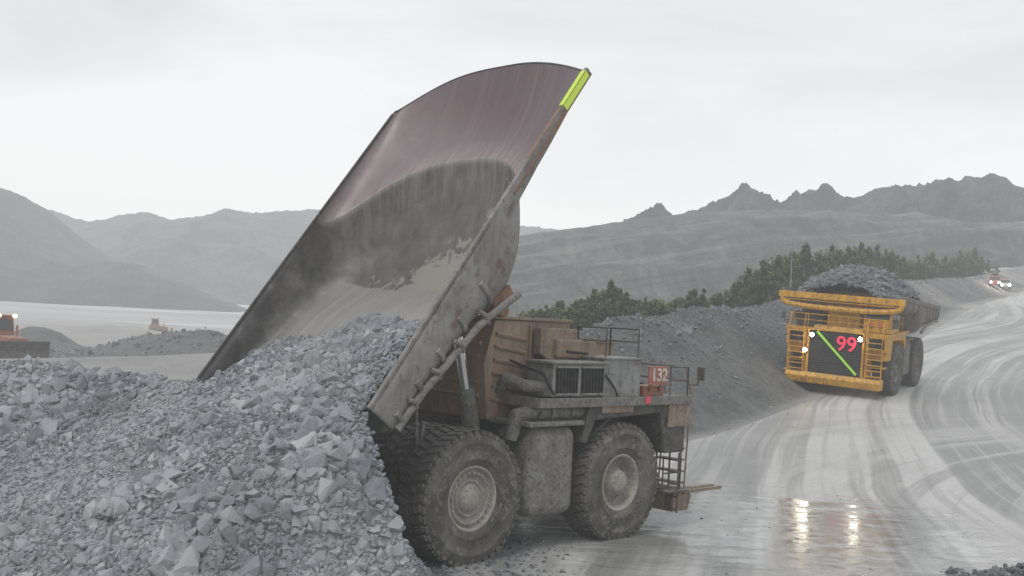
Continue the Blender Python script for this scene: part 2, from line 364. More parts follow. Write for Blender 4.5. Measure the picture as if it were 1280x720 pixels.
t=NT('lake_water',2600); t.base((.45,.47,.48)); t.rough(.18); t.bump(t.noise(t.coord('Object'),.2,3,.5),.1,.2)
b=B(); b.bm.faces.new([b.bm.verts.new((-60+280*math.cos(a),690+.35*280*math.cos(a)+230*math.sin(a),-7.6)) for a in np.linspace(0,2*math.pi,64,endpoint=False)])
b.obj('lake',None,t.m,0,kind='structure',label='pale still lake beyond the quarry flat')

# ------------------------------------------------------------------ mountains
def mountain(name,tab,y0,y1,zb,mat,amp,freq,jag,back=300,n=420,rows=60,label='',p=1.0,bench=0,jf=60):
    tab=np.array(tab,float); a=np.linspace(tab[0,0],tab[-1,0],n); e=np.interp(a,tab[:,0],tab[:,1])
    e=e+jag*(ridged(a*jf,a*0+3.3,5,.5)-.6)
    zc=6.27+e*y1; t=np.linspace(0,1.25,rows)
    A,T=np.meshgrid(a,t,indexing='ij'); T1=np.minimum(T,1)
    Yv=y0+(y1-y0)*T1+np.maximum(T-1,0)*4*back; Xv=A*(y0+(y1-y0)*T1)
    zz=zb+(zc[:,None]-zb)*T1**p-np.maximum(T-1,0)*4*(zc[:,None]-zb)*.9
    env=np.sin(np.pi*np.clip(T1,0,1))**.8*np.clip((zc[:,None]-zb)/60,0,1)
    zz=zz+env*amp*(ridged(Xv*freq,Yv*freq*.5,6)-.5)
    if bench: 
        ph=zz/24.0+.9*fbm(Xv*.004,Yv*.004,3); zz=zz+np.clip(env*3,0,1)*bench*(ss((ph-np.floor(ph))*1.6)-(ph-np.floor(ph)))
    uv=np.stack([A*10,T],-1).reshape(-1,2)
    me=npmesh(name,np.stack([Xv,Yv,zz],-1).reshape(-1,3),gridF(n,rows),mat,None,True,uv)
    return link(me,name,kind='structure',label=label)
def mtn_mat(name,c1,c2,L,sc=.01):
    t=NT(name,L); v=t.coord('Object'); c=t.ramp(t.noise(t.scalev(v,1,1,.6),sc,8,.72),[(.42,c1),(.58,c2)])
    c=t.mix(t.ramp(t.noise(t.scalev(v,2.2,2.2,.5),sc*2.2,5,.7,.4),[(.48,0),(.60,.6)]),c,c1)
    t.base(c); t.rough(.95); t.bump(t.noise(v,sc*3,6,.7),1.0,50); return t.m
farL=[(-1.2,.10),(-.8,.12),(-.553,.085),(-.50,.088),(-.46,.083),(-.4328,.0796),(-.395,.0705),(-.366,.0787),(-.344,.082),(-.3177,.076),(-.281,.0817),(-.27,.0874),(-.2587,.0843),(-.196,.092),(-.1074,.0967),(-.033,.091),(.05,.085),(.2,.08)]
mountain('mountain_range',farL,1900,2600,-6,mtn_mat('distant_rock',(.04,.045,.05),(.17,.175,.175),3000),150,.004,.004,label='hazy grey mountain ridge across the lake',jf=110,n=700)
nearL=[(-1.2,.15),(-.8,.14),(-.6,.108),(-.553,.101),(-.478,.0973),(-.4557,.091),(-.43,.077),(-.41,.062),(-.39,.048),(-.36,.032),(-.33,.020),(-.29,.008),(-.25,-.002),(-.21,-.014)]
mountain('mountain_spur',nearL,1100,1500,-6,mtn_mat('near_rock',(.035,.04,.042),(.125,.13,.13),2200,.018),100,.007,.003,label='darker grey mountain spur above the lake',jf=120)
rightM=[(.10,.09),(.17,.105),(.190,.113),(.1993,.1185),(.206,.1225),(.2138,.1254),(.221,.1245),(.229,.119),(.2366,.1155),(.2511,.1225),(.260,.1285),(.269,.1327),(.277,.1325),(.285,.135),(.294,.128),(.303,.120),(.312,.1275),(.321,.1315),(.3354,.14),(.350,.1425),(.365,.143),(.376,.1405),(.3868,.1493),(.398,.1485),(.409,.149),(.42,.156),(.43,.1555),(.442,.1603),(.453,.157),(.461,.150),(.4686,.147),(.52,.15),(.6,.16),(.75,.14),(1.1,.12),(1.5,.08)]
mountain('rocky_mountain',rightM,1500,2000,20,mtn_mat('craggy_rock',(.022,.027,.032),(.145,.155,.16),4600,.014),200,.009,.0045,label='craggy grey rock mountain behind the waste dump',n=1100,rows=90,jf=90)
dumpT=[(-.16,-.03),(-.12,.01),(-.06,.06),(-.0025,.077),(.0195,.0818),(.0856,.0935),(.135,.103),(.181,.111),(.233,.1145),(.29,.1165),(.33,.114),(.37,.118),(.42,.112),(.4695,.116),(.6,.12),(.8,.12),(1.2,.10)]
def dump_mat():
    t=NT('waste_dump_slope',2400); uv=t.n('ShaderNodeUVMap'); uv.uv_map='UVMap'; v=t.coord('Object')
    sp=t.n('ShaderNodeSeparateXYZ'); t.set(sp.inputs[0],uv.outputs[0]); p=t.n('ShaderNodeSeparateXYZ'); t.set(p.inputs[0],v)
    w=t.math('MULTIPLY',t.noise(v,.004,3,.5),1.5)
    cs=t.n('ShaderNodeCombineXYZ'); t.set(cs.inputs[0],t.math('ADD',t.math('ADD',t.math('MULTIPLY',sp.outputs[0],2.6),w),t.math('MULTIPLY',sp.outputs[1],2.4))); t.set(cs.inputs[1],t.math('MULTIPLY',sp.outputs[1],2.4))
    st=t.noise(cs.outputs[0],2.6,8,.74,.3); c=t.ramp(st,[(.37,(.06,.063,.06)),(.5,(.12,.123,.117)),(.64,(.21,.212,.205))])
    zz=t.math('ADD',t.math('MULTIPLY',p.outputs[2],.10),t.math('MULTIPLY',p.outputs[0],-.020))
    cv=t.n('ShaderNodeCombineXYZ'); t.set(cv.inputs[0],t.math('MULTIPLY',p.outputs[0],.006)); t.set(cv.inputs[1],t.math('ADD',zz,t.math('MULTIPLY',w,1.2)))
    bn=t.noise(cv.outputs[0],1.3,4,.6); c=t.mix(t.ramp(bn,[(.54,0),(.59,.6)]),c,(.27,.27,.26)); c=t.mix(t.ramp(bn,[(.39,.6),(.45,0)]),c,(.055,.058,.055))
    pt=t.noise(v,.03,7,.72); c=t.mix(t.ramp(pt,[(.5,0),(.60,.45)]),c,(.06,.066,.058))
    t.base(c); t.rough(.95); t.bump(t.math('ADD',st,pt),1.0,14); return t.m
mountain('waste_dump_hill',dumpT,560,900,-4,dump_mat(),26,.014,.0018,label='terraced grey waste rock dump with pale streaks',n=800,rows=150,p=.85,bench=11,jf=90)

# ------------------------------------------------------------------ rocks
def rock_variants(n=18,npt=12):
    out=[]
    for k in range(n):
        bm=bmesh.new(); r=np.random.default_rng(100+k); sx,sy,sz=1,r.uniform(.68,1.0),r.uniform(.55,.92)
        for i in range(npt):
            v=r.normal(size=3); v/=np.linalg.norm(v); v*=r.uniform(.82,1.08); bm.verts.new((v[0]*sx,v[1]*sy,v[2]*sz))
        bmesh.ops.convex_hull(bm,input=bm.verts[:])
        loose=[v for v in bm.verts if not v.link_faces]; bmesh.ops.delete(bm,geom=loose,context='VERTS')
        bmesh.ops.triangulate(bm,faces=bm.faces[:]); bmesh.ops.recalc_face_normals(bm,faces=bm.faces[:])
        bm.verts.ensure_lookup_table(); bm.verts.index_update()
        out.append((np.array([v.co[:] for v in bm.verts]),np.array([[v.index for v in f.verts] for f in bm.faces]))); bm.free()
    return out
RV=rock_variants()
def rmats(n,r):
    q=r.normal(size=(n,4)); q/=np.linalg.norm(q,axis=1)[:,None]; w,x,y,z=q.T
    return np.stack([1-2*(y*y+z*z),2*(x*y-w*z),2*(x*z+w*y),2*(x*y+w*z),1-2*(x*x+z*z),2*(y*z-w*x),2*(x*z-w*y),2*(y*z+w*x),1-2*(x*x+y*y)],1).reshape(n,3,3)
def rocks(P,R,seed=0):
    r=np.random.default_rng(seed); Vs=[];Fs=[];Ts=[];off=0; k=r.integers(0,len(RV),len(P)); tone=r.random(len(P))
    for i,(v,f) in enumerate(RV):
        idx=np.where(k==i)[0]
        if not len(idx): continue
        Rm=rmats(len(idx),r); vv=np.einsum('nij,mj->nmi',Rm,v)*R[idx][:,None,None]+P[idx][:,None,:]
        ff=f[None]+ (off+np.arange(len(idx))*len(v))[:,None,None]; off+=len(idx)*len(v)
        Vs.append(vv.reshape(-1,3)); Fs.append(ff.reshape(-1,3)); Ts.append(np.repeat(tone[idx],len(v)))
    return np.vstack(Vs),np.vstack(Fs),np.concatenate(Ts)
def rock_mat(name,k=1.0,L=520):
    t=NT(name,L); at=t.n('ShaderNodeAttribute'); at.attribute_name='tone'; v=t.coord('Object')
    c=t.ramp(at.outputs['Fac'],[(0,(.105*k,.115*k,.13*k)),(.35,(.175*k,.189*k,.21*k)),(.8,(.25*k,.267*k,.292*k)),(1,(.42*k,.435*k,.45*k))])
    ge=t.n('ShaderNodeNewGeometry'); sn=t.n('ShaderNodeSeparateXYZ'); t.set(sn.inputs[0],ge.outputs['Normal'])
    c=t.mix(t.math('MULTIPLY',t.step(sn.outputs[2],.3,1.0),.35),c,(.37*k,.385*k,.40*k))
    du=t.ramp(t.noise(v,.30,5,.65),[(.44,0),(.62,.6)]); c=t.mix(du,c,(.34*k,.355*k,.372*k))  # pale blotches in the colour: dust coat, also standing in for airborne dust veil
    dk=t.ramp(t.noise(t.scalev(v,1,1,1.3),.22,3,.6),[(.36,.45),(.46,0)]); c=t.mix(dk,c,(.115*k,.125*k,.14*k))
    c=t.mix(t.ramp(t.noise(v,8,3,.7),[(.4,0),(.7,.35)]),c,(.30*k,.31*k,.32*k))
    t.base(c); t.rough(.82); t.bump(t.noise(v,16,3,.7),.6,.04); return t.m
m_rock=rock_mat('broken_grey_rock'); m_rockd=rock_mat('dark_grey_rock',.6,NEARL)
RID=np.array([(-40,34,4.2),(-25,31.5,4.3),(-14.1,30,4.45),(-11.2,29.6,4.5),(-8.4,28.2,4.3),(-6.3,26.9,4.3),(-4.6,25.6,3.45)],float)
def pile(x,y):
    z=np.full(x.shape,-9.)
    for a,b_ in zip(RID[:-1],RID[1:]):
        dx,dy=b_[0]-a[0],b_[1]-a[1]; t=np.clip(((x-a[0])*dx+(y-a[1])*dy)/(dx*dx+dy*dy),0,1)
        ex=x-a[0]-t*dx; ey=y-a[1]-t*dy; ex=np.where(ex>0,ex*1.65,ex); ey=np.where(ey>0,ey*1.5,ey)
        z=np.maximum(z,a[2]+t*(b_[2]-a[2])-.70*np.hypot(ex,ey))
    return z+.6*fbm(x*.45,y*.45)+.3*fbm(x*1.6,y*1.6)-.05
px=np.arange(-30,1.5,.14); py=np.arange(14,38,.14); PX,PY=np.meshgrid(px,py,indexing='ij'); PZ=pile(PX,PY)
PZc=np.maximum(PZ,-.25)
V0=np.stack([PX,PY,PZc-.01],-1).reshape(-1,3); F0=gridF(len(px),len(py))
keep=(PZc.ravel()[F0]>-.2).any(1); F0=F0[keep]; F0t=np.vstack([F0[:,[0,1,2]],F0[:,[0,2,3]]])
def psize(n,med=.042): return np.clip(rng.lognormal(math.log(med),.66,n),.017,.27)
N=135000; x=rng.uniform(-18,1.2,N); y=rng.uniform(16.5,31.5,N); z=pile(x,y)
vis=(x/np.maximum(y,1)>-.53); ok=(z>-.12)&vis; x,y,z=x[ok],y[ok],z[ok]
cl=fbm(x*.5,y*.5,3); R=psize(len(x))*np.clip(1+2.4*cl,.55,1.6); P=np.stack([x,y,z+R*.12],-1)
Vr,Fr,Tr=rocks(P,R,1)
V=np.vstack([V0,Vr]); F=np.vstack([F0t,Fr+len(V0)]); T=np.concatenate([np.full(len(V0),.6),Tr])
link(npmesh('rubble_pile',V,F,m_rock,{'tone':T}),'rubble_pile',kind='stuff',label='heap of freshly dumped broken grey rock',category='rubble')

# ------------------------------------------------------------------ haul truck
TH=math.radians(53.3)
W=3.9
class BodyFrame:
    def __init__(s,x0,z0,th,tip): s.x0,s.z0,s.c,s.s,s.tip=x0,z0,math.cos(th),math.sin(th),tip
    def __call__(s,sv,y,p): return (s.x0+sv*s.c+p*s.s,y,s.z0+sv*s.s-p*s.c)
    def e0(s,sg): return (10.75 if sg>0 else 11.27) if s.tip else 11.2
    def end(s,y):
        yn=np.clip(np.abs(y)/W,0,1)
        if not s.tip: return 11.2+.15*(1-yn**2)
        return np.where(y>0,10.75+1.62*(1-yn**3.4)**.62,11.27+1.1*(1-yn**2.3))
    def P(f,s,y):
        yn=np.clip(np.abs(y)/W,0,1); cr=CR0-CRD*yn**3
        floor=np.interp(s,[0,1.1,3.6,5.2],[1.0,1.06,1.5,2.15])
        pc=.86; t=np.clip((s-5.2)/(cr-5.2),0,1)
        fr=pc+(2.15-pc)*(1-t**2.6)
        t2=np.clip((s-cr)/(12.4-cr),0,1); can=pc+((.16 if f.tip else .5)-pc)*t2+.32*np.sin(np.pi*t2)
        return np.where(s<5.2,floor,np.where(s<cr,fr,can))
    def u(f,s,y):
        yn=np.clip(np.abs(y)/W,0,1); n=np.interp(s,[0,4,5.5,8,10.5,12],[9,5.5,3.8,2.5,2.1,2.0] if f.tip else [9,6,6,6,6,8]); return f.P(s,y)*(1-yn**n)**(1/n)
def dump_body(parent,fr,mat_in,mat_ex,mat_rail,rib_mat,neon=True):
    ni,nj=180,151; th=np.linspace(-1,1,nj); yv=np.sign(th)*W*(1-(1-np.abs(th))**3.0)
    v=np.linspace(0,1,ni); en=fr.end(yv)
    S=v[:,None]*en[None,:]; Yg=np.repeat(yv[None,:],ni,0); Pg=fr.u(S,Yg)
    Vv=np.stack(fr(S,Yg,Pg),-1).reshape(-1,3); uv=np.stack([Yg/W*.5+.5,S/12],-1).reshape(-1,2)
    me=npmesh('dump_body',Vv,gridF(ni,nj),[mat_in,mat_ex],None,True,uv)
    o=link(me,'dump_body',parent,label='raised scooped dump body, scuffed steel' if neon else 'loaded dump body with yellow canopy'); md=o.modifiers.new('thick','SOLIDIFY'); md.thickness=.07; md.offset=-1; md.material_offset=1; md.material_offset_rim=1
    th_=math.atan2(fr.s,fr.c)
    for sg in (-1,1):
        wd=(.035 if sg>0 else .06) if neon else .12
        b=B(); A=[fr(s,sg*(W+.01),0) for s in (0,fr.e0(sg)-(.15 if sg>0 else 0))]
        ax=Vector(A[1])-Vector(A[0]); mid=(Vector(A[0])+Vector(A[1]))/2; ang=math.atan2(ax.z,ax.x)
        b.box(mid,(ax.length,wd*2,wd*2.4),Euler((0,-ang,0)))
        b.obj('side_rail',o,(m_dark if sg>0 else m_bex) if neon else mat_ex,.02)
    if neon:
        e=Euler((0,-TH,0))
        b=B(); b.box(Vector(fr(10.45,-(W+.085),.03)),(1.35,.02,.16),e); b.box(Vector(fr(10.45,-(W+.01),-.085)),(1.35,.14,.02),e)
        b.obj('reflective_strip',o,m_neon,.0)
        b=B(); b.box(Vector(fr(9.0,-(W+.06),.13)),(4.5,.05,.08),e); b.box(Vector(fr(8.8,-(W+.005),-.078)),(1.9,.12,.012),e)
        b.obj('rusty_edge',o,m_rust,.01)
    b=B(); pts=[]
    for y in np.sign(np.linspace(-1,1,91))*W*(1-(1-np.abs(np.linspace(-1,1,91)))**2.6):
        s=float(fr.end(np.array(y))); pts.append(Vector(fr(s,y,float(fr.u(np.array(s),np.array(y)))+(0.02 if neon else .16))))
    b.tube(pts,.035 if neon else .17,8); b.obj('canopy_lip',o,m_dark if neon else mat_rail,0)
    if not neon:
        b=B(); b.box(Vector(fr(11.3,0,.30)),(.10,2*W+.45,.42),Euler((0,-th_,0))); b.box(Vector(fr(9.9,0,.62)),(2.8,2*W-.2,.06),Euler((0,-th_,0)))
        for y in np.arange(-3.6,3.7,.9): b.box(Vector(fr(11.38,y,.30)),(.06,.07,.5),Euler((0,-th_,0)))
        b.obj('canopy_front',o,mat_rail,.03)
    ribs=(.35,1.25,2.2,3.2,4.3) if neon else (.35,1.15,2.0,2.9,3.9,6.6,8.3)
    for k,s in enumerate(ribs):
        b=B(); ring=[]; ys=np.linspace(-1,1,41); ys=np.sign(ys)*W*(1-(1-np.abs(ys))**2.2)
        h=.09
        if neon: ys=ys[1:-1]
        for y in ys: ring.append((y,float(fr.u(np.array(s),np.array(y)))))
        prev=None
        for i,(y,p) in enumerate(ring):
            j0=max(i-1,0); j1=min(i+1,len(ring)-1); ty=ring[j1][0]-ring[j0][0]; tp=ring[j1][1]-ring[j0][1]; l=math.hypot(ty,tp) or 1; ny_,np_=-tp/l,ty/l
            if np_<0 and abs(np_)>.01: ny_,np_=-ny_,-np_
            if abs(y)>W*.97: ny_=math.copysign(1,y)*max(abs(ny_),.5)
            q=[b.bm.verts.new(fr(s+ds,y+ny_*o_,p+np_*o_)) for ds,o_ in ((-.10,.05),(-.06,.05+h),(.06,.05+h),(.10,.05))]
            if prev:
                for a in range(4): b.bm.faces.new((prev[a],prev[(a+1)%4],q[(a+1)%4],q[a]))
            else: b.bm.faces.new(q)
            prev=q
        b.bm.faces.new(prev[::-1]); b.obj('body_rib',o,mat_ex,.02)
    for sg in (-1,1):
        b=B(); pts=[Vector(fr(s,sg*(W+.0),float(fr.P(np.array(s),np.array(0)))*.95)) for s in np.linspace(.1,5.0,14)]
        b.tube(pts,.095,14); b.obj('lower_rail',o,rib_mat if neon else mat_ex,0)
        for s in (.8,1.75,2.7,3.75) if neon else ():
            b=B(); P_=float(fr.P(np.array(s),np.array(0)))
            a0=Vector(fr(s,sg*(W+.04),P_*.72)); a1=Vector(fr(s+.06,sg*(W+.09),P_*.86)); a2=Vector(fr(s+.02,sg*(W+.0),P_*1.05))
            b.tube([a0,a1,a2],.06,10); b.obj('rail_bracket',o,rib_mat,0)
    for y in (-1.15,1.15):
        b=B(); pr=[]
        for s0 in np.linspace(.5,5.0,10):
            p=float(fr.P(np.array(s0),np.array(y))); q=fr(s0,0,p+.08); pr.append((q[0],q[2]))
        for s0 in np.linspace(5.0,.5,10):
            p=float(fr.P(np.array(s0),np.array(y))); q=fr(s0,0,p+.5); pr.append((q[0],q[2]))
        b.prism(pr,y-.16,y+.16); b.obj('floor_beam',o,m_dark,.02)
    b=B(); b.box(Vector(fr(6.7,0,2.22)),(.35,4.6,.22),Euler((0,-th_,0)))
    b.obj('canopy_brace',o,m_bex if neon else mat_ex,.05)
    for y in (-2.6,2.6):
        b=B(); b.box(Vector(fr(5.2,y,2.5)),(.8,.5,.5),Euler((0,-th_+.3,0))); b.cyl(Vector(fr(4.9,y-.4,2.55)),Vector(fr(4.9,y+.4,2.55)),.2)
        b.obj('rock_guard',o,m_rust if neon else mat_ex,.05)
    return o
def tyre_mesh():
    b=B(); pr=[(.80,-.40),(.86,-.47),(1.0,-.515),(1.03,-.54),(1.06,-.52),(1.25,-.555),(1.40,-.55),(1.43,-.57),(1.46,-.545),(1.58,-.52),(1.66,-.46),(1.70,-.36),(1.71,0)]
    pr=pr+[(r,-y) for r,y in pr[-2::-1]]; b.lathe(pr,72)
    n=42
    for i in range(n):
        for sg in (-1,1):
            a=2*math.pi*(i+(.5 if sg>0 else 0))/n
            M1=Matrix.Rotation(-a,4,'Y')
            for (yy,ln,rr,tw,hh) in ((sg*.25,.42,1.715,.30*sg,.06),(sg*.475,.09,1.655,0,.09)):
                m=M1@Matrix.Translation((rr,yy,0))@Matrix.Rotation(tw,4,'X')@Matrix.Diagonal((hh,ln,.165,1)); bmesh.ops.create_cube(b.bm,size=1,matrix=m)
    return b.mesh('tyre',m_tyre)
def rim_mesh(front,mat):
    b=B()
    if front: pr=[(.80,-.42),(.84,-.40),(.84,.40),(.87,.44),(.80,.47),(.76,.44),(.72,.30),(.70,.10),(.62,.06),(.60,.10),(.45,.12),(.44,.20),(.36,.30),(.33,.42),(.2,.46),(.0,.46)]
    else: pr=[(.80,-.42),(.84,-.40),(.84,.40),(.87,.44),(.80,.47),(.77,.44),(.745,.33),(.69,.30),(.68,.38),(.62,.39),(.60,.33),(.55,.26),(.50,.26),(.48,.34),(.42,.35),(.40,.28),(.37,.30),(.34,.40),(.22,.45),(.0,.46)]
    b.lathe(pr,48,0)
    for i in range(24):
        a=2*math.pi*i/24; r=.53 if front else .655; yy=.10 if front else .38
        b.cyl((r*math.cos(a),yy-.03,r*math.sin(a)),(r*math.cos(a),yy+.05,r*math.sin(a)),.028,None,6,0)
    for i in range(12):
        a=2*math.pi*i/12; r=.29; b.cyl((r*math.cos(a),.40,r*math.sin(a)),(r*math.cos(a),.46,r*math.sin(a)),.02,None,6,0)
    return b.mesh('rim',mat)
TY=tyre_mesh(); RIMS={}
def wheels(root,matr):
    key=matr.name
    if key not in RIMS: RIMS[key]=(rim_mesh(True,matr),rim_mesh(False,matr))
    for x,y,f in ((5.93,-2.76,1),(5.93,2.76,1),(0,-2.76,0),(0,-1.58,0),(0,1.58,0),(0,2.76,0)):
        w=empty('wheel',root,Matrix.Translation((x,y,1.74))@Matrix.Rotation(math.pi if y<0 else 0,4,'Z')@Matrix.Rotation(random.uniform(0,6),4,'Y'))
        link(TY,'tyre',w); link(RIMS[key][0 if f else 1],'rim',w)
def rail_run(b,pts,r=.03,h=1.0):
    up=Vector((0,0,1)); pts=[Vector(p) for p in pts]
    for k in (1.0,.55): b.tube([p+up*h*k for p in pts],r,6)
    for a,c in zip(pts[:-1],pts[1:]):
        n=max(1,int((c-a).length/1.1))
        for i in range(n+1): q=a.lerp(c,i/n); b.cyl(q,q+up*h,r,None,6)
def haul_truck(name,mat,paint,paint2,cabm,tipped,**props):
    root=empty(name,None,None,**props); root.matrix_world=mat
    if tipped: fr=BodyFrame(-3.98,4.16,TH,True)
    else: fr=BodyFrame(-2.5,5.55,math.radians(5.5),False)
    dump_body(root,fr,m_bin,m_bex if tipped else m_bexy,m_bex if tipped else m_yel,m_mud if tipped else m_bexy,tipped)
    wheels(root,m_rim if tipped else m_yrim)
    b=B()
    for y in (-.85,.85): b.prism([(-1.9,2.2),(-1.6,2.9),(1.2,2.75),(4.5,2.3),(8.6,2.3),(8.6,1.35),(4.2,1.35),(1.5,1.5),(-.8,1.6)],y-.2,y+.2)
    for x in (-1.2,1.8,4.6,7.6): b.bb(x-.2,x+.2,-.85,.85,1.7,2.2)
    b.cyl((0,-2.2,1.74),(0,2.2,1.74),.62,None,24); b.sph((0,0,1.74),(2.2,2.2,1.9)); b.cyl((5.93,-2.2,1.74),(5.93,2.2,1.74),.35,None,16)
    b.bb(4.9,6.9,-2.3,-1.1,2.2,2.9); b.bb(4.9,6.9,1.1,2.3,2.2,2.9)
    b.cyl((5.5,-1.7,1.8),(5.3,-1.5,3.6),.28); b.cyl((5.5,1.7,1.8),(5.3,1.5,3.6),.28)
    b.obj('chassis',root,m_dark,.03)
    b=B(); b.box((-1.0,-2.15,2.6),(.08,.12,2.0),Euler((0,.12,0))); b.cyl((-1.15,-2.15,4.0),(-.85,-2.15,1.2),.05)
    b.obj('rock_ejector',root,m_mud,.01)
    for y in (-1.45,1.45):
        top=(.75,y,6.0) if tipped else (3.6,y,4.0); bot=(1.9,y,1.7); b=B(); A=Vector(bot);C_=Vector(top); mid=A.lerp(C_,.62)
        b.cyl(A,mid,.24,None,18,0); b.cyl(mid,C_,.14,None,16,1); b.sph(top,(.45,.3,.45),0)
        b.obj('hoist_cylinder',root,[m_mud,m_chrome],0)
    for sg in (-1,1):
        b=B(); b.bb(2.05,3.95,sg*1.75,sg*3.2,1.0,3.45); o=b.obj('fuel_tank' if sg<0 else 'hydraulic_tank',root,m_mud,.32)
        o.modifiers['bevel'].segments=6
        b=B(); b.box((3.0,sg*2.5,3.55),(2.2,1.6,.14)); b.cyl((2.5,sg*2.6,3.5),(2.5,sg*2.6,3.75),.14); b.obj('tank_step',root,m_mud,.04)
    b=B(); b.bb(2.2,9.0,-3.35,-1.3,4.06,4.22); b.bb(5.3,9.0,-1.3,3.35,4.06,4.22); b.bb(3.2,5.3,1.3,3.35,4.06,4.22)
    b.bb(2.2,9.0,-3.41,-3.35,4.0,4.26); b.bb(2.14,2.2,-3.4,-1.3,4.0,4.26)
    b.obj('deck',root,m_mud if tipped else paint,.01)
    for sg in (-1,1):
        b=B(); b.prism([(4.3,4.05),(4.05,3.0),(4.25,2.95),(4.6,3.6),(7.6,3.75),(7.9,2.5),(8.9,2.5),(8.9,4.05)],sg*1.4,sg*3.28); b.obj('fender',root,m_dark if tipped else paint,.05)
    if tipped:
        for q in ((7.95,9.05,-3.34,-3.28,3.3,4.02),(4.8,6.2,-3.33,-3.28,3.8,4.02),(8.92,8.98,-3.2,-2.0,2.9,4.0)):
            b=B(); b.bb(*q); b.obj('side_panel',root,m_brown,.02)
    b=B(); b.tube([(1.9,-2.6,3.1),(1.95,-2.7,3.75),(2.3,-2.9,3.85),(5.2,-2.95,3.82)],.2,14)
    for x in (2.9,3.7,4.6): b.cyl((x,-2.94,3.84),(x+.1,-2.94,3.84),.235,None,16)
    b.obj('duct_pipe',root,m_mud,0)
    b=B(); b.tube([(2.2,-1.7,4.3),(2.1,-2.1,4.7),(2.3,-2.6,4.55),(2.9,-2.9,4.5)],.17,12); b.obj('air_hose',root,m_mud,0)
    b=B(); b.prism([(4.6,1.6),(4.6,4.4),(8.7,4.45),(8.95,4.1),(8.95,1.3),(5.5,1.3)],-1.6,1.6); b.obj('engine_housing',root,m_dark if tipped else paint,.05)
    b=B(); b.prism([(1.75,3.55),(1.55,5.1),(1.9,6.3),(5.0,6.35),(5.0,4.24),(3.0,3.4)],-1.75,1.4,0)
    for k in range(6):
        z=4.05+k*.36; b.box((2.45+.02*k,-1.78,z),(1.25,.09,.10),Euler((.5,.12,0)),0)
    for k in range(5):
        z=4.2+k*.36; b.box((1.64,-.3,z),(.12,2.4,.10),Euler((0,.5,0)),0)
    b.bb(3.25,3.33,-1.82,-1.75,3.9,6.2); b.bb(1.8,5.05,-1.83,1.45,6.33,6.42)
    b.obj('louvred_housing',root,paint2,.02)
    b=B(); b.prism([(3.35,5.4),(3.35,6.15),(4.9,6.15),(4.9,5.2),(4.4,4.9)],-2.15,-1.84); b.obj('intake_cover',root,m_brown,.04)
    b=B(); b.bb(3.5,4.4,-1.86,-1.75,4.6,5.3)
    for k in range(3): b.bb(3.55,4.35,-1.9,-1.86,4.7+k*.2,4.78+k*.2)
    b.obj('vent_panel',root,m_dark,.01)
    b=B(); b.bb(3.9,5.6,-2.3,-1.3,5.3,5.85); b.obj('air_box',root,paint2,.08)
    b=B(); b.bb(4.2,5.3,-2.6,-1.9,4.24,5.2); b.obj('junction_box',root,m_grey,.04)
    for q in ((5.9,-1.6,5.7,.28),(6.4,-.6,5.5,.22)):
        b=B(); b.cyl((q[0],q[1],4.25),(q[0],q[1],q[2]),q[3],None,18); b.cyl((q[0],q[1],q[2]),(q[0],q[1],q[2]+.12),q[3]*1.25,q[3]*.9,18); b.obj('air_cleaner',root,paint2,.01)
    for pts in ([(2.75,-3.32,4.35),(2.6,-3.0,4.9),(2.4,-1.9,5.2)],[(5.0,-3.2,4.9),(5.4,-3.25,4.5),(5.6,-3.3,4.1)],[(4.0,-1.9,5.3),(4.3,-2.3,5.5),(5.1,-2.4,5.45)],[(6.7,-2.9,4.5),(7.0,-2.6,4.4),(7.6,-2.4,4.6),(8.2,-2.9,4.3)],[(2.3,-3.3,3.9),(2.0,-3.0,3.3),(1.8,-2.4,2.6)],[(5.2,-3.35,3.7),(4.6,-3.3,3.3),(4.2,-2.9,2.6)],[(7.9,-3.3,3.6),(7.7,-3.2,3.0),(7.4,-2.6,2.4)]):
        b=B(); b.tube([Vector(p) for p in pts],.035,6); b.obj('cable',root,m_black,0)
    cab_=empty('control_cabinet',root)
    b=B(); b.bb(2.75,4.95,-3.25,-2.25,4.28,5.18); b.bb(2.65,5.05,-3.3,-2.2,5.18,5.26); b.obj('cabinet_box',cab_,m_grey,.03)
    b=B(); b.bb(5.0,6.7,-3.15,-1.9,4.24,5.33); b.bb(4.95,6.75,-3.2,-1.85,5.33,5.39); b.bb(5.75,5.78,-3.17,-3.14,4.3,5.28); b.bb(6.3,6.36,-3.2,-3.14,4.7,4.9); b.bb(5.2,5.5,-3.18,-3.14,4.9,5.15)
    b.obj('cabinet_box',cab_,m_grey,.03)
    for x0,x1 in ((2.85,3.75),(3.9,4.85)):
        b=B(); b.bb(x0,x1,-3.285,-3.25,4.36,5.1,0)
        for i in range(7): xx=x0+(x1-x0)*(i+.5)/7; b.bb(xx-.012,xx+.012,-3.31,-3.285,4.36,5.1,0)
        for zz in (4.36,5.1): b.bb(x0,x1,-3.315,-3.285,zz-.02,zz+.02,1)
        b.obj('cabinet_grille',cab_,[m_black,m_grey],0)
    b=B(); b.bb(7.0,7.95,-3.1,-2.3,4.24,4.55); b.bb(6.98,7.92,-3.28,-3.2,4.58,5.16); b.cyl((7.2,-3.15,4.4),(7.2,-3.15,4.9),.05); b.cyl((7.7,-3.15,4.4),(7.7,-3.15,4.9),.05)
    pl=b.obj('number_plate',root,m_redpl if tipped else paint,.02,label='red plate with white number 132' if tipped else 'plain yellow plate')
    if tipped:
        tm=text_mesh('132',.54,m_white,'number_132'); o=link(tm,'number_lettering',pl); o.matrix_local=Matrix(((1,0,0,7.45),(0,0,-1,-3.292),(0,1,0,4.875),(0,0,0,1)))
        b=B(); b.bb(6.62,6.88,-3.47,-3.42,4.04,4.27); b.obj('tail_lamp',root,m_redl,.02)
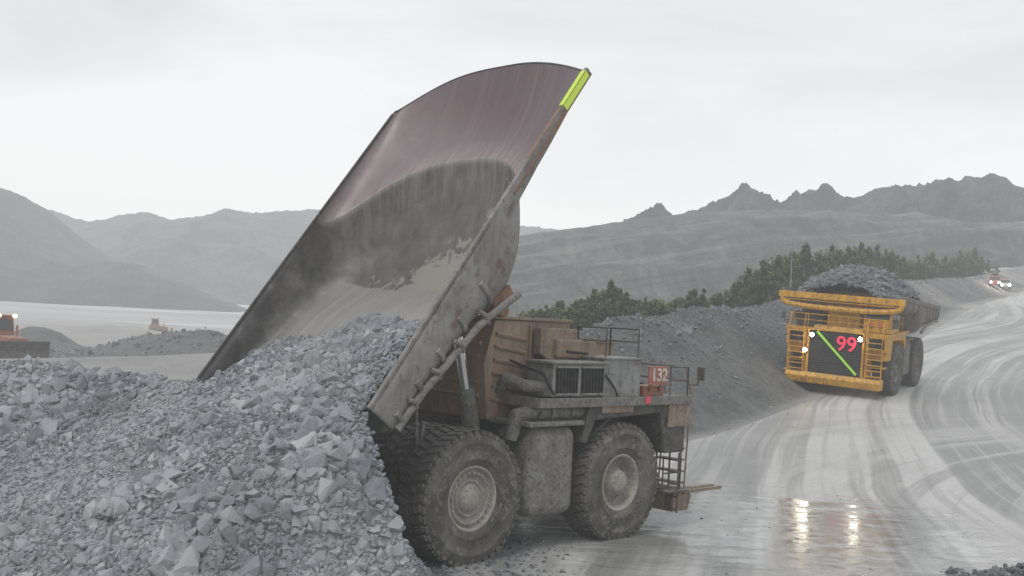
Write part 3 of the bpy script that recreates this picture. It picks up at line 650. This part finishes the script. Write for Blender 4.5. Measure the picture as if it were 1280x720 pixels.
    for pts,h in (([(8.0,-3.3,4.24),(8.9,-3.3,4.24),(8.9,3.3,4.24)],.9),([(5.1,-3.1,5.39),(5.1,-2.0,5.39),(6.6,-2.0,5.39),(6.6,-3.1,5.39)],.85),([(5.5,3.3,4.24),(8.9,3.3,4.24)],1.0)):
        b=B(); rail_run(b,pts,.025,h); b.obj('handrail',root,m_dark if tipped else paint,0)
    y=-3.45
    b=B(); b.tube([(8.9,y+.15,4.6),(9.15,y-.05,4.6),(9.2,y-.1,5.1)],.03,6); b.box((9.2,y-.12,4.95),(.06,.26,.42)); b.obj('mirror',root,m_dark,.02)
    b=B(); b.tube([(8.9,3.3,4.6),(9.3,3.65,4.7),(9.32,3.7,5.0)],.03,6); b.box((9.32,3.75,5.0),(.08,.4,.6)); b.obj('mirror',root,m_dark,.02)
    c=empty('cab',root); b=B(); b.prism([(6.3,4.24),(6.3,6.0),(8.35,6.0),(8.6,5.1),(8.6,4.24)],1.55,3.3); b.bb(6.15,8.65,1.45,3.4,6.0,6.1); b.obj('cab_shell',c,cabm,.05)
    b=B(); b.box((8.50,2.43,5.50),(.04,1.5,.72),Euler((0,-.27,0))); b.obj('window',c,m_glass,0)
    for q in ((7.5,8.3,3.3,3.33),(6.5,7.35,3.3,3.33),(6.6,8.2,1.52,1.55)):
        b=B(); b.bb(q[0],q[1],q[2],q[3],5.05,5.85); b.obj('window',c,m_glass,0)
    b=B(); b.bb(6.9,8.1,-.9,1.2,4.24,5.75); b.bb(6.8,8.2,-1.0,1.3,5.75,5.82)
    for k in range(4): b.bb(8.1,8.13,-.8,1.1,4.5+k*.3,4.62+k*.3)
    b.obj('exhaust_box',root,paint2 if tipped else paint,.03)
    b=B(); b.bb(6.8,8.2,-3.0,-1.3,4.24,5.15) if not tipped else b.bb(6.9,7.6,-1.9,-1.2,4.24,4.9); b.obj('battery_box',root,m_dark if not tipped else m_grey,.03)
    gr=empty('radiator_grille',root); b=B(); b.bb(8.95,9.1,-1.75,1.75,1.3,4.12,0); b.obj('grille_mesh',gr,m_black,.02)
    b=B()
    for y in (-1.8,1.8): b.bb(8.93,9.2,y-.07,y+.07,1.25,4.2)
    b.bb(8.93,9.2,-1.87,1.87,4.12,4.22)
    b.obj('grille_frame',gr,paint,.02)
    b=B()
    for k in range(18): b.bb(9.1,9.125,-1.7,1.7,1.42+k*.15,1.45+k*.15)
    b.obj('grille_bar',gr,m_dark,0,kind='stuff')
    if not tipped:
        b=B(); b.box((9.15,.1,2.75),(.03,math.hypot(2.7,2.6),.15),Euler((math.atan2(-2.6,2.7),0,0))); b.obj('reflective_strip',gr,m_neon2,0)
        tm=text_mesh('99',1.35,m_redtx,'number_99',.02); o=link(tm,'number_lettering',gr); o.matrix_local=Matrix(((0,0,1,9.19),(1,0,0,.72),(0,1,0,3.35),(0,0,0,1)))
    b=B(); b.prism([(8.7,.62),(8.7,1.3),(9.5,1.3),(9.65,1.05),(9.5,.62)],-3.1,3.1); b.bb(8.3,9.0,-2.6,2.6,1.3,1.35)
    for y in np.arange(-2.8,2.9,.4): b.box((9.58,y,.95),(.06,.16,.4),Euler((0,.2,0)))
    b.obj('bumper',root,m_brown if tipped else paint,.03)
    for sg in (-1,1):
        b=B()
        if not tipped:
            b.bb(8.3,9.1,sg*1.95,sg*3.3,3.1,4.05); b.bb(8.3,9.0,sg*1.95,sg*2.2,1.3,3.1); b.bb(8.5,9.15,sg*2.2,sg*3.2,2.0,2.1)
        for k in range(8):
            z=1.45+k*.36; b.bb(8.95,9.35,sg*2.1,sg*3.0,z,z+.05)
        b.box((9.1,sg*2.08,2.7),(.06,.05,2.9)); b.box((9.1,sg*3.02,2.7),(.06,.05,2.9))
        b.tube([(9.3,sg*2.05,1.3),(9.45,sg*2.05,4.3),(9.1,sg*2.05,5.2)],.03,6); b.tube([(9.3,sg*3.05,1.3),(9.45,sg*3.05,4.3),(9.1,sg*3.05,5.2)],.03,6)
        b.obj('stair',root,m_brown if tipped else paint,.01)
        if not tipped:
            b=B(); b.bb(8.2,8.28,sg*2.25,sg*3.2,1.3,3.05); b.obj('recess_panel',root,m_dark,.01)
            b=B(); b.bb(9.1,9.14,sg*2.15,sg*3.1,3.25,3.9); b.obj('lamp_panel',root,m_black,.01)
    b=B()
    for y in (-3.0,-3.35): b.cyl((8.55,y,.65),(8.55,y,2.5),.03,None,8)
    for k in range(5): b.cyl((8.55,-3.0,.75+k*.38),(8.55,-3.35,.75+k*.38),.025,None,8)
    for x in (8.1,9.0): b.cyl((x,-3.1,1.2),(x,-3.1,2.3),.025,None,8)
    b.cyl((8.1,-3.1,1.85),(9.0,-3.1,1.85),.025,None,8); b.bb(8.0,9.1,-3.4,-2.9,1.28,1.33)
    b.obj('ladder',root,m_dark if tipped else paint,0)
    if tipped:
        b=B(); b.bb(8.7,11.0,-3.05,-2.85,1.18,1.32); b.bb(9.0,11.05,-3.3,-3.2,1.2,1.3); b.bb(9.4,9.5,-3.3,-2.85,1.2,1.3); b.obj('bumper_step',root,m_brown,.01)
    pos=[(-1.55,3.80),(1.62,3.80),(-1.95,2.75),(-2.45,3.55),(2.45,3.55)]
    for k,(y,z) in enumerate(pos):
        lit=(not tipped) and k<3; h=empty('headlight',root,Matrix.Translation((9.28,y,z)))
        b=B(); b.cyl((-.14,0,0),(.0,0,0),.17,None,18); b.obj('lamp_housing',h,m_dark,0)
        b=B(); b.sph((.02,0,0),(.10,.26,.26)); b.obj('lamp_lens',h,m_light if lit else m_glass,0)
    if not tipped:
        for q in ((8.7,2.1,4.78),(8.7,2.65,4.78),(8.2,1.2,5.95)):
            b=B(); b.sph(q,(.12,.3,.22)); b.obj('marker_lamp',root,m_redl,0)
    return root,fr
Cx,Cy=-2.99,29.83
T1=Matrix.Translation((Cx,Cy,-.05))@Matrix.Rotation(math.radians(45),4,'Z')
truck1,fr1=haul_truck('haul_truck',T1,m_tan,m_tan,m_tan,True,label='tan haul truck tipping rock, dump body raised high',category='dump truck')
ox,oy=26.3,78.7
def hg1(x,y): return float(hgt(np.array([x]),np.array([y]))[0])
HD=math.radians(33)
fv=Vector((-math.sin(HD),-math.cos(HD),0)); lv=Vector((-fv.y,fv.x,0))
p0=Vector((ox,oy,ramp(np.array(oy)))); pf=p0+fv*5.93; pf.z=ramp(np.array(pf.y)); pl_=p0+lv*3; pl_.z=ramp(np.array(pl_.y))
Xa=(pf-p0).normalized(); Ya=(pl_-p0); Ya=(Ya-Xa*Ya.dot(Xa)).normalized(); Za=Xa.cross(Ya)
T2=Matrix(((Xa.x,Ya.x,Za.x,p0.x),(Xa.y,Ya.y,Za.y,p0.y),(Xa.z,Ya.z,Za.z,p0.z+.03),(0,0,0,1)))
truck2,fr2=haul_truck('haul_truck',T2,m_yel,m_yel,m_yel,False,label='yellow haul truck number 99 loaded with rock on the ramp',category='dump truck')

def w_from_t(Xt,Yt): k=math.sqrt(.5); return Cx+k*Xt-k*Yt, Cy+k*Xt+k*Yt
def loadz(Xt,Yt):
    A=5.6+.17*np.maximum(0,-Yt)-.10*np.maximum(0,Yt)
    z=np.minimum(A+.62*(Xt+1.9),5.98)
    dr=Yt+3.7; r=4.16+1.343*np.maximum(Xt+3.98,-.3)+.8*np.minimum(Xt+4.28,0)-.12+np.where(dr>0,.6*dr,1.5*dr); z=np.minimum(z,r)
    dl=3.7-Yt; r2=4.16+1.343*(Xt+3.98)-.05+np.where(dl>0,.9*dl,1.1*dl); z=np.minimum(z,r2)
    wx,wy=w_from_t(Xt,Yt)
    return z+.35*fbm(wx*.9,wy*.9)
def floorz(Xt,Yt):
    yn=np.clip(np.abs(Yt)/W,0,1); f=4.16+1.343*(Xt+3.98)-1.78*(1-yn**7)**(1/7)
    return np.where(Xt<-3.98,-9,np.where(np.abs(Yt)>3.72,99,f))
xs=np.arange(-8.5,-.3,.12); ys=np.arange(-7.5,5.5,.12); XT,YT=np.meshgrid(xs,ys,indexing='ij'); ZT=loadz(XT,YT); FZ=floorz(XT,YT)
wx,wy=w_from_t(XT,YT); PZ_=pile(wx,wy); kk=(ZT>FZ-.12)&(ZT>PZ_-.4)&(ZT>-.3)
V0=np.stack([wx,wy,ZT-.03],-1).reshape(-1,3); F0=gridF(len(xs),len(ys)); F0=F0[kk.ravel()[F0].all(1)]; F0t=np.vstack([F0[:,[0,1,2]],F0[:,[0,2,3]]])
N=64000; xt=rng.uniform(-8.5,-.4,N); yt=rng.uniform(-7.5,5.5,N); z=loadz(xt,yt); wx,wy=w_from_t(xt,yt); ok=(z>floorz(xt,yt)-.05)&(z>pile(wx,wy)-.15)&(z>-.1)
R=psize(N)*np.clip(1+2.4*fbm(wx*.5,wy*.5,3),.55,1.6); R=np.where((xt>-4.1)&(np.abs(yt)>3.5),np.minimum(R,.10),R); P=np.stack([wx,wy,z+R*.1],-1)[ok]; R=R[ok]
Vr,Fr,Tr=rocks(P,R,2); V=np.vstack([V0,Vr]); F=np.vstack([F0t,Fr+len(V0)]); T=np.concatenate([np.full(len(V0),.6),Tr])
link(npmesh('sliding_rock',V,F,m_rock,{'tone':T}),'sliding_rock',kind='stuff',label='broken grey rock sliding out of the raised dump body',category='rubble')
def heap2(s,y): return 2.05*np.clip(1-np.abs((s-6.6)/5.2)**2.0-np.abs(y/3.85)**2.2*.9,-.3,1)
ss_=np.arange(.5,11,.2); yy_=np.arange(-3.6,3.61,.2); S2,Y2=np.meshgrid(ss_,yy_,indexing='ij'); H2=np.clip(heap2(S2,Y2),-.35,2.2)+.5*fbm(S2*.8,Y2*.8)
def tw(xyz):
    a=np.stack([np.asarray(q,float)+np.zeros_like(xyz[1]) for q in xyz],-1).reshape(-1,3); m=np.array(T2); return a@m[:3,:3].T+m[:3,3]
V0=tw(fr2(S2,Y2,-H2)); F0=gridF(len(ss_),len(yy_)); F0t=np.vstack([F0[:,[0,1,2]],F0[:,[0,2,3]]])
N=4200; s=rng.uniform(.6,10.9,N); y=rng.uniform(-3.5,3.5,N); H=np.clip(heap2(s,y),-.35,2.2)+.5*fbm(s*.8,y*.8); R=np.clip(rng.lognormal(math.log(.13),.5,N),.06,.5)
Vr,Fr,Tr=rocks(tw(fr2(s,y,-H)),R,3); V=np.vstack([V0,Vr]); F=np.vstack([F0t,Fr+len(V0)]); T=np.concatenate([np.full(len(V0),.05),Tr])
link(npmesh('rock_load',V,F,m_rockd,{'tone':T}),'rock_load',kind='stuff',label='heaped dark rock load in the yellow truck body',category='rubble')

Ps=[];Rs=[]
N=8000; t=rng.uniform(0,1,N)**1.6; yb=55+t*190; xb=np.interp(yb,BL[:,1],BL[:,0])+rng.normal(.5,3.0,N); Ps.append(np.stack([xb,yb,hgt(xb,yb)],-1)); Rs.append(np.clip(rng.lognormal(math.log(.08),.55,N),.04,.45))
N=6000; xb=rng.uniform(11.5,24,N); yb=28.7+.12*(xb-12)+rng.normal(0,.5,N); hh=.55*np.exp(-((yb-28.7-.12*(xb-12))/.6)**2)*np.clip((xb-12.2)/2,0,1); kq=rng.random(N)<np.clip((xb-11.7)/1.5,.05,1); Ps.append(np.stack([xb,yb,hgt(xb,yb)+hh*rng.random(N)],-1)[kq]); Rs.append(np.clip(rng.lognormal(math.log(.07),.5,N),.03,.25)[kq])
N=3200; xb=rng.normal(-1.0,1.4,N); yb=rng.uniform(21,31,N); Ps.append(np.stack([xb,yb,hgt(xb,yb)+.03],-1)); Rs.append(np.clip(rng.lognormal(math.log(.045),.5,N),.02,.16))
N=1500; xb=rng.uniform(-1,30,N); yb=rng.uniform(23,62,N); Ps.append(np.stack([xb,yb,hgt(xb,yb)+.02],-1)); Rs.append(np.clip(rng.lognormal(math.log(.024),.45,N),.012,.07))
N=1600; xb=rng.uniform(-60,-20,N); yb=rng.uniform(110,150,N); Ps.append(np.stack([xb,yb,hgt(xb,yb)],-1)); Rs.append(np.clip(rng.lognormal(math.log(.2),.5,N),.1,.7))
Vr,Fr,Tr=rocks(np.vstack(Ps),np.concatenate(Rs),5)
link(npmesh('loose_stones',Vr,Fr,rock_mat('loose_stone',.58,NEARL),{'tone':Tr}),'loose_stones',kind='stuff',label='loose grey stones over the road edge and bank',category='stones')

# ------------------------------------------------------------------ trees
def leaf_mat():
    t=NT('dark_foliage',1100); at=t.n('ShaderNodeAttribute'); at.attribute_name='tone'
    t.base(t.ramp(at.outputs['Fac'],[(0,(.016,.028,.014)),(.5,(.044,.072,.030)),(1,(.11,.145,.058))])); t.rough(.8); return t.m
m_leaf=leaf_mat()
def crown(H,Wd,n,seed,size,pointy):
    r=np.random.default_rng(seed); nb=30; C=[];Rb=[]
    for i in range(nb):
        h=r.uniform(.10,.97); a=r.uniform(0,6.28); mr=Wd*.5*((1-h)**.8*1.12 if pointy else math.sqrt(max(.04,1-((h-.42)/.6)**2)))
        d=mr*math.sqrt(r.random())*.9; C.append((d*math.cos(a),d*math.sin(a),h*H)); Rb.append(r.uniform(.07,.17)*Wd*(1.2-.65*h))
    C=np.array(C);Rb=np.array(Rb); k=r.integers(0,nb,n); dr=r.normal(size=(n,3)); dr/=np.linalg.norm(dr,axis=1)[:,None]
    c=C[k]+dr*(Rb[k]*r.uniform(.4,1.25,n))[:,None]*[1,1,1.15]; c[:,2]=np.maximum(c[:,2],.1)
    tri=np.array([(-.42,-.45,0),(.45,-.25,0),(0,.9,0)]); Rm=rmats(n,r); sz=size*r.uniform(.5,1.4,n)
    V=(np.einsum('nij,mj->nmi',Rm,tri)*sz[:,None,None]+c[:,None,:]).reshape(-1,3); F=np.arange(n*3).reshape(-1,3)
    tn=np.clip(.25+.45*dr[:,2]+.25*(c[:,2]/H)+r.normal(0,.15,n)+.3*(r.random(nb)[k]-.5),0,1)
    return V,F,np.repeat(tn,3)
CRN=[]
for i in range(6):
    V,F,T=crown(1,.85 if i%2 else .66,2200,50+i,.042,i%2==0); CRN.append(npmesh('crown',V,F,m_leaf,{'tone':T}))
def trunk_mesh():
    b=B(); b.cyl((0,0,-.1),(.01,0,.45),.03,.018,8); b.cyl((.01,0,.45),(0,.01,.9),.018,.005,8)
    for a in range(5): z=.25+a*.11; an=a*2.4; b.cyl((0,0,z),(.2*math.cos(an),.2*math.sin(an),z+.14),.011,.003,6)
    return b.mesh('trunk',m_trunk)
TK=trunk_mesh()
def top_ground(a,yv): x=a*yv; return x,hg1(x,yv)
tips=[(.02,.012,112),(.033,.016,108),(.047,.020,112),(.06,.022,105),(.075,.028,110),(.092,.041,112),(.108,.028,108),(.124,.028,112),(.14,.022,104),(.165,.036,118),(.178,.039,112),(.193,.035,116),(.206,.046,120),(.218,.060,126),(.232,.066,130),(.245,.073,136),(.257,.076,140),(.27,.083,146),(.283,.077,150),(.296,.085,158),(.31,.083,165),(.322,.089,170),(.336,.087,178),(.35,.082,186),(.362,.078,195),(.375,.080,205),(.388,.083,215),(.40,.081,225),(.414,.087,238),(.427,.0885,250),(.44,.080,262)]
for i,(a,e,yv) in enumerate(tips):
    for rep in range(2):
        aa_=a+(0 if rep==0 else .007); ee=e if rep==0 else e-random.uniform(.004,.014); yy2=yv+(0 if rep==0 else random.uniform(-9,2))
        x_,g_=top_ground(aa_,yy2); H=6.27+ee*yy2-g_
        if H<2.2: H=2.2
        wd=max(H*.8,2.8)*random.uniform(.8,1.2)
        tr=empty('tree',None,Matrix.Translation((x_,yy2,g_-.1))@Matrix.Rotation(random.uniform(0,6),4,'Z')@Matrix.Diagonal((wd,wd,H*1.05,1)),label='dark green bushy tree behind the rubble bank',category='tree',group='trees behind the rubble bank')
        link(TK,'trunk',tr); link(CRN[(i*2+rep*3)%6],'crown',tr)
Vs=[];Fs=[];Ts=[];off=0
for k in range(150):
    t_=random.random(); ti=int(t_*(len(tips)-1)); a,e,yv=tips[ti]; a+=random.uniform(-.01,.01); yv+=random.uniform(4,30); e-=random.uniform(.002,.014)
    x_,g_=top_ground(a,yv); H=max(2.,6.27+e*yv-g_); V,F,T=crown(H,max(H*.85,3.2),420,k+300,.42,k%2==0)
    V[:,0]+=x_;V[:,1]+=yv;V[:,2]+=g_; Vs.append(V);Fs.append(F+off);Ts.append(T);off+=len(V)
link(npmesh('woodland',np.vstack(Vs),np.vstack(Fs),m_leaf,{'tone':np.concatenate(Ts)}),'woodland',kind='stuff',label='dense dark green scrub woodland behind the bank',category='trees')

# ------------------------------------------------------------------ small vehicles
def pickup(mat,label,paint):
    r=empty('pickup_truck',None,None,label=label,category='pickup truck',group='light vehicles on the ramp'); r.matrix_world=mat
    b=B(); b.prism([(-2.6,.55),(-2.6,1.15),(-.6,1.15),(-.3,1.85),(.9,1.85),(1.45,1.2),(2.5,1.1),(2.6,.9),(2.6,.5)],-.93,.93); b.obj('body',r,paint,.06)
    for q in ((-.95,-.93),(.93,.95)):
        b=B(); b.bb(-.2,.9,q[0],q[1],1.25,1.75); b.obj('window',r,m_glass,0)
    b=B(); b.box((1.2,0,1.52),(.04,1.6,.65),Euler((0,-.7,0))); b.obj('windscreen',r,m_glass,0)
    for x in (-1.6,1.6):
        for y in (-.85,.85):
            b=B(); b.cyl((x,y-.13,.4),(x,y+.13,.4),.4,None,18); b.obj('wheel',r,m_tyre,.03)
    for y in (-.68,.68):
        b=B(); b.sph((2.62,y,.85),(.14,.42,.3)); b.obj('headlight',r,m_light,0)
    b=B(); b.bb(.2,.35,-.6,.6,1.87,1.97); b.obj('roof_beacon',r,m_redl,.01)
m_rp=M('red_vehicle_paint',(.45,.08,.06),(.38,.08,.06),None,3,.4,.03)
for (a,yv,pt,lb) in ((.4465,228,m_rp,'red pickup with headlights on coming down the ramp'),(.456,236,m_white,'white pickup with headlights on coming down the ramp')):
    x_,g_=top_ground(a,yv); pickup(Matrix.Translation((x_,yv,g_+.1))@Matrix.Rotation(math.radians(-112),4,'Z')@Matrix.Rotation(math.radians(4),4,'Y')@Matrix.Scale(1.15,4),lb,pt)
def dozer(mat,label,paint,lit):
    r=empty('bulldozer',None,None,label=label,category='bulldozer'); r.matrix_world=mat
    for y in (-1.3,1.3):
        b=B(); b.prism([(-2.6,.9),(-2.2,1.5),(1.9,1.35),(2.6,.9),(2.4,.25),(1.9,0),(-2.0,0),(-2.5,.4)],y-.35,y+.35)
        for k in range(12): b.bb(-2.2+k*.38,-2.05+k*.38,y-.38,y+.38,-.05,.1)
        b.obj('track',r,m_dark,.04)
    b=B(); b.prism([(-2.3,.8),(-2.3,2.3),(-.6,2.35),(-.4,2.3),(2.2,2.1),(2.4,.9)],-.9,.9); b.cyl((1.2,.4,2.0),(1.2,.4,3.2),.1); b.obj('body',r,paint,.05)
    b=B(); b.prism([(-1.9,2.3),(-1.7,3.9),(-.2,3.9),(.1,2.3)],-.85,.85); b.bb(-2.1,.1,-1.0,1.0,3.9,4.05); b.obj('cab',r,paint,.04)
    for q in ((-.88,-.85),(.85,.88)):
        b=B(); b.bb(-1.5,-.3,q[0],q[1],2.8,3.75); b.obj('window',r,m_glass,0)
    b=B(); b.box((.02,0,3.2),(.03,1.4,1.0),Euler((0,-.17,0))); b.obj('windscreen',r,m_glass,0)
    b=B(); b.prism([(3.1,0),(3.45,.2),(3.2,1.0),(3.35,1.9),(3.1,1.9),(2.95,1.0)],-2.4,2.4); b.obj('blade',r,m_dark,.03)
    for y in (-1.75,1.75):
        b=B(); b.cyl((0,y,.7),(3.05,y,.5),.14); b.obj('push_arm',r,m_dark,0)
    if lit:
        for y in (-.75,.75):
            b=B(); b.sph((.15,y,3.98),(.3,.45,.35)); b.obj('work_lamp',r,m_orl,0)
m_orp=M('orange_machine_paint',(.36,.11,.05),(.26,.10,.06),(.15,.11,.09),2,.6,.1)
def place(a,yv,rot,s,dz=0): x_,g_=top_ground(a,yv); return Matrix.Translation((x_,yv,g_+dz))@Matrix.Rotation(math.radians(rot),4,'Z')@Matrix.Scale(s,4)
dozer(place(-.466,108,-35,1.12),'orange bulldozer with work lamps lit on the dump edge',m_orp,True)
dozer(place(-.3245,285,20,1.05),'small rusty brown bulldozer on the far flat',m_rust,False)
b=B(); b.cyl((0,0,-.5),(0,0,5.6),.07,.04,10); b.bb(-.3,.3,-.03,.03,5.1,5.15); b.bb(-.12,.12,-.12,.12,-.2,.1)
x_,g_=top_ground(.2577,99); b.obj('mast_pole',None,m_grey,0,matrix=Matrix.Translation((x_,99,g_)),label='thin grey mast standing on the rubble bank',category='pole')

# ------------------------------------------------------------------ world, sun, camera
w=bpy.data.worlds.new('World'); sc.world=w; w.use_nodes=True; nt=w.node_tree; nt.nodes.clear()
out=nt.nodes.new('ShaderNodeOutputWorld'); sky=nt.nodes.new('ShaderNodeTexSky'); sky.sky_type='NISHITA'; sky.sun_disc=False; sky.sun_elevation=math.radians(50); sky.sun_rotation=math.radians(200)
b1=nt.nodes.new('ShaderNodeBackground'); nt.links.new(sky.outputs[0],b1.inputs[0]); b1.inputs[1].default_value=.005
tc=nt.nodes.new('ShaderNodeTexCoord'); mp=nt.nodes.new('ShaderNodeMapping'); mp.inputs['Scale'].default_value=(1,1,3.6); nt.links.new(tc.outputs['Generated'],mp.inputs[0])
no=nt.nodes.new('ShaderNodeTexNoise'); no.inputs['Scale'].default_value=1.9; no.inputs['Detail'].default_value=6; no.inputs['Roughness'].default_value=.5; no.inputs['Distortion'].default_value=.3; nt.links.new(mp.outputs[0],no.inputs['Vector'])
cr=nt.nodes.new('ShaderNodeValToRGB'); cr.color_ramp.elements[0].position=.36; cr.color_ramp.elements[0].color=(.73,.74,.755,1); cr.color_ramp.elements[1].position=.62; cr.color_ramp.elements[1].color=(.91,.915,.92,1); nt.links.new(no.outputs['Fac'],cr.inputs[0])
sx=nt.nodes.new('ShaderNodeSeparateXYZ'); nt.links.new(tc.outputs['Generated'],sx.inputs[0])
hr=nt.nodes.new('ShaderNodeValToRGB'); hr.color_ramp.elements[0].position=.06; hr.color_ramp.elements[0].color=(.9,.9,.9,1); hr.color_ramp.elements[1].position=.22; hr.color_ramp.elements[1].color=(0,0,0,1); nt.links.new(sx.outputs[2],hr.inputs[0])
mx=nt.nodes.new('ShaderNodeMix'); mx.data_type='RGBA'; nt.links.new(hr.outputs[0],mx.inputs[0]); nt.links.new(cr.outputs[0],mx.inputs[6]); mx.inputs[7].default_value=(.90,.90,.895,1)
b2=nt.nodes.new('ShaderNodeBackground'); nt.links.new(mx.outputs[2],b2.inputs[0]); b2.inputs[1].default_value=1.0
ad=nt.nodes.new('ShaderNodeAddShader'); nt.links.new(b1.outputs[0],ad.inputs[0]); nt.links.new(b2.outputs[0],ad.inputs[1]); nt.links.new(ad.outputs[0],out.inputs[0])
su=bpy.data.lights.new('sun','SUN'); su.energy=1.0; su.angle=math.radians(18); su.color=(1,.98,.95); so=bpy.data.objects.new('sun',su); col.objects.link(so); so.rotation_euler=Euler((math.radians(38),0,math.radians(-25)))
cam=bpy.data.cameras.new('camera'); cam.sensor_width=36; cam.lens=1350/1280*36; cam.clip_end=12000; cam.clip_start=.1
co=bpy.data.objects.new('camera',cam); col.objects.link(co)
co.matrix_world=Matrix.Translation((0,0,6.27))@Matrix.Rotation(math.radians(90+1.7),4,'X')@Matrix.Rotation(math.radians(3.0),4,'Z')
sc.camera=co
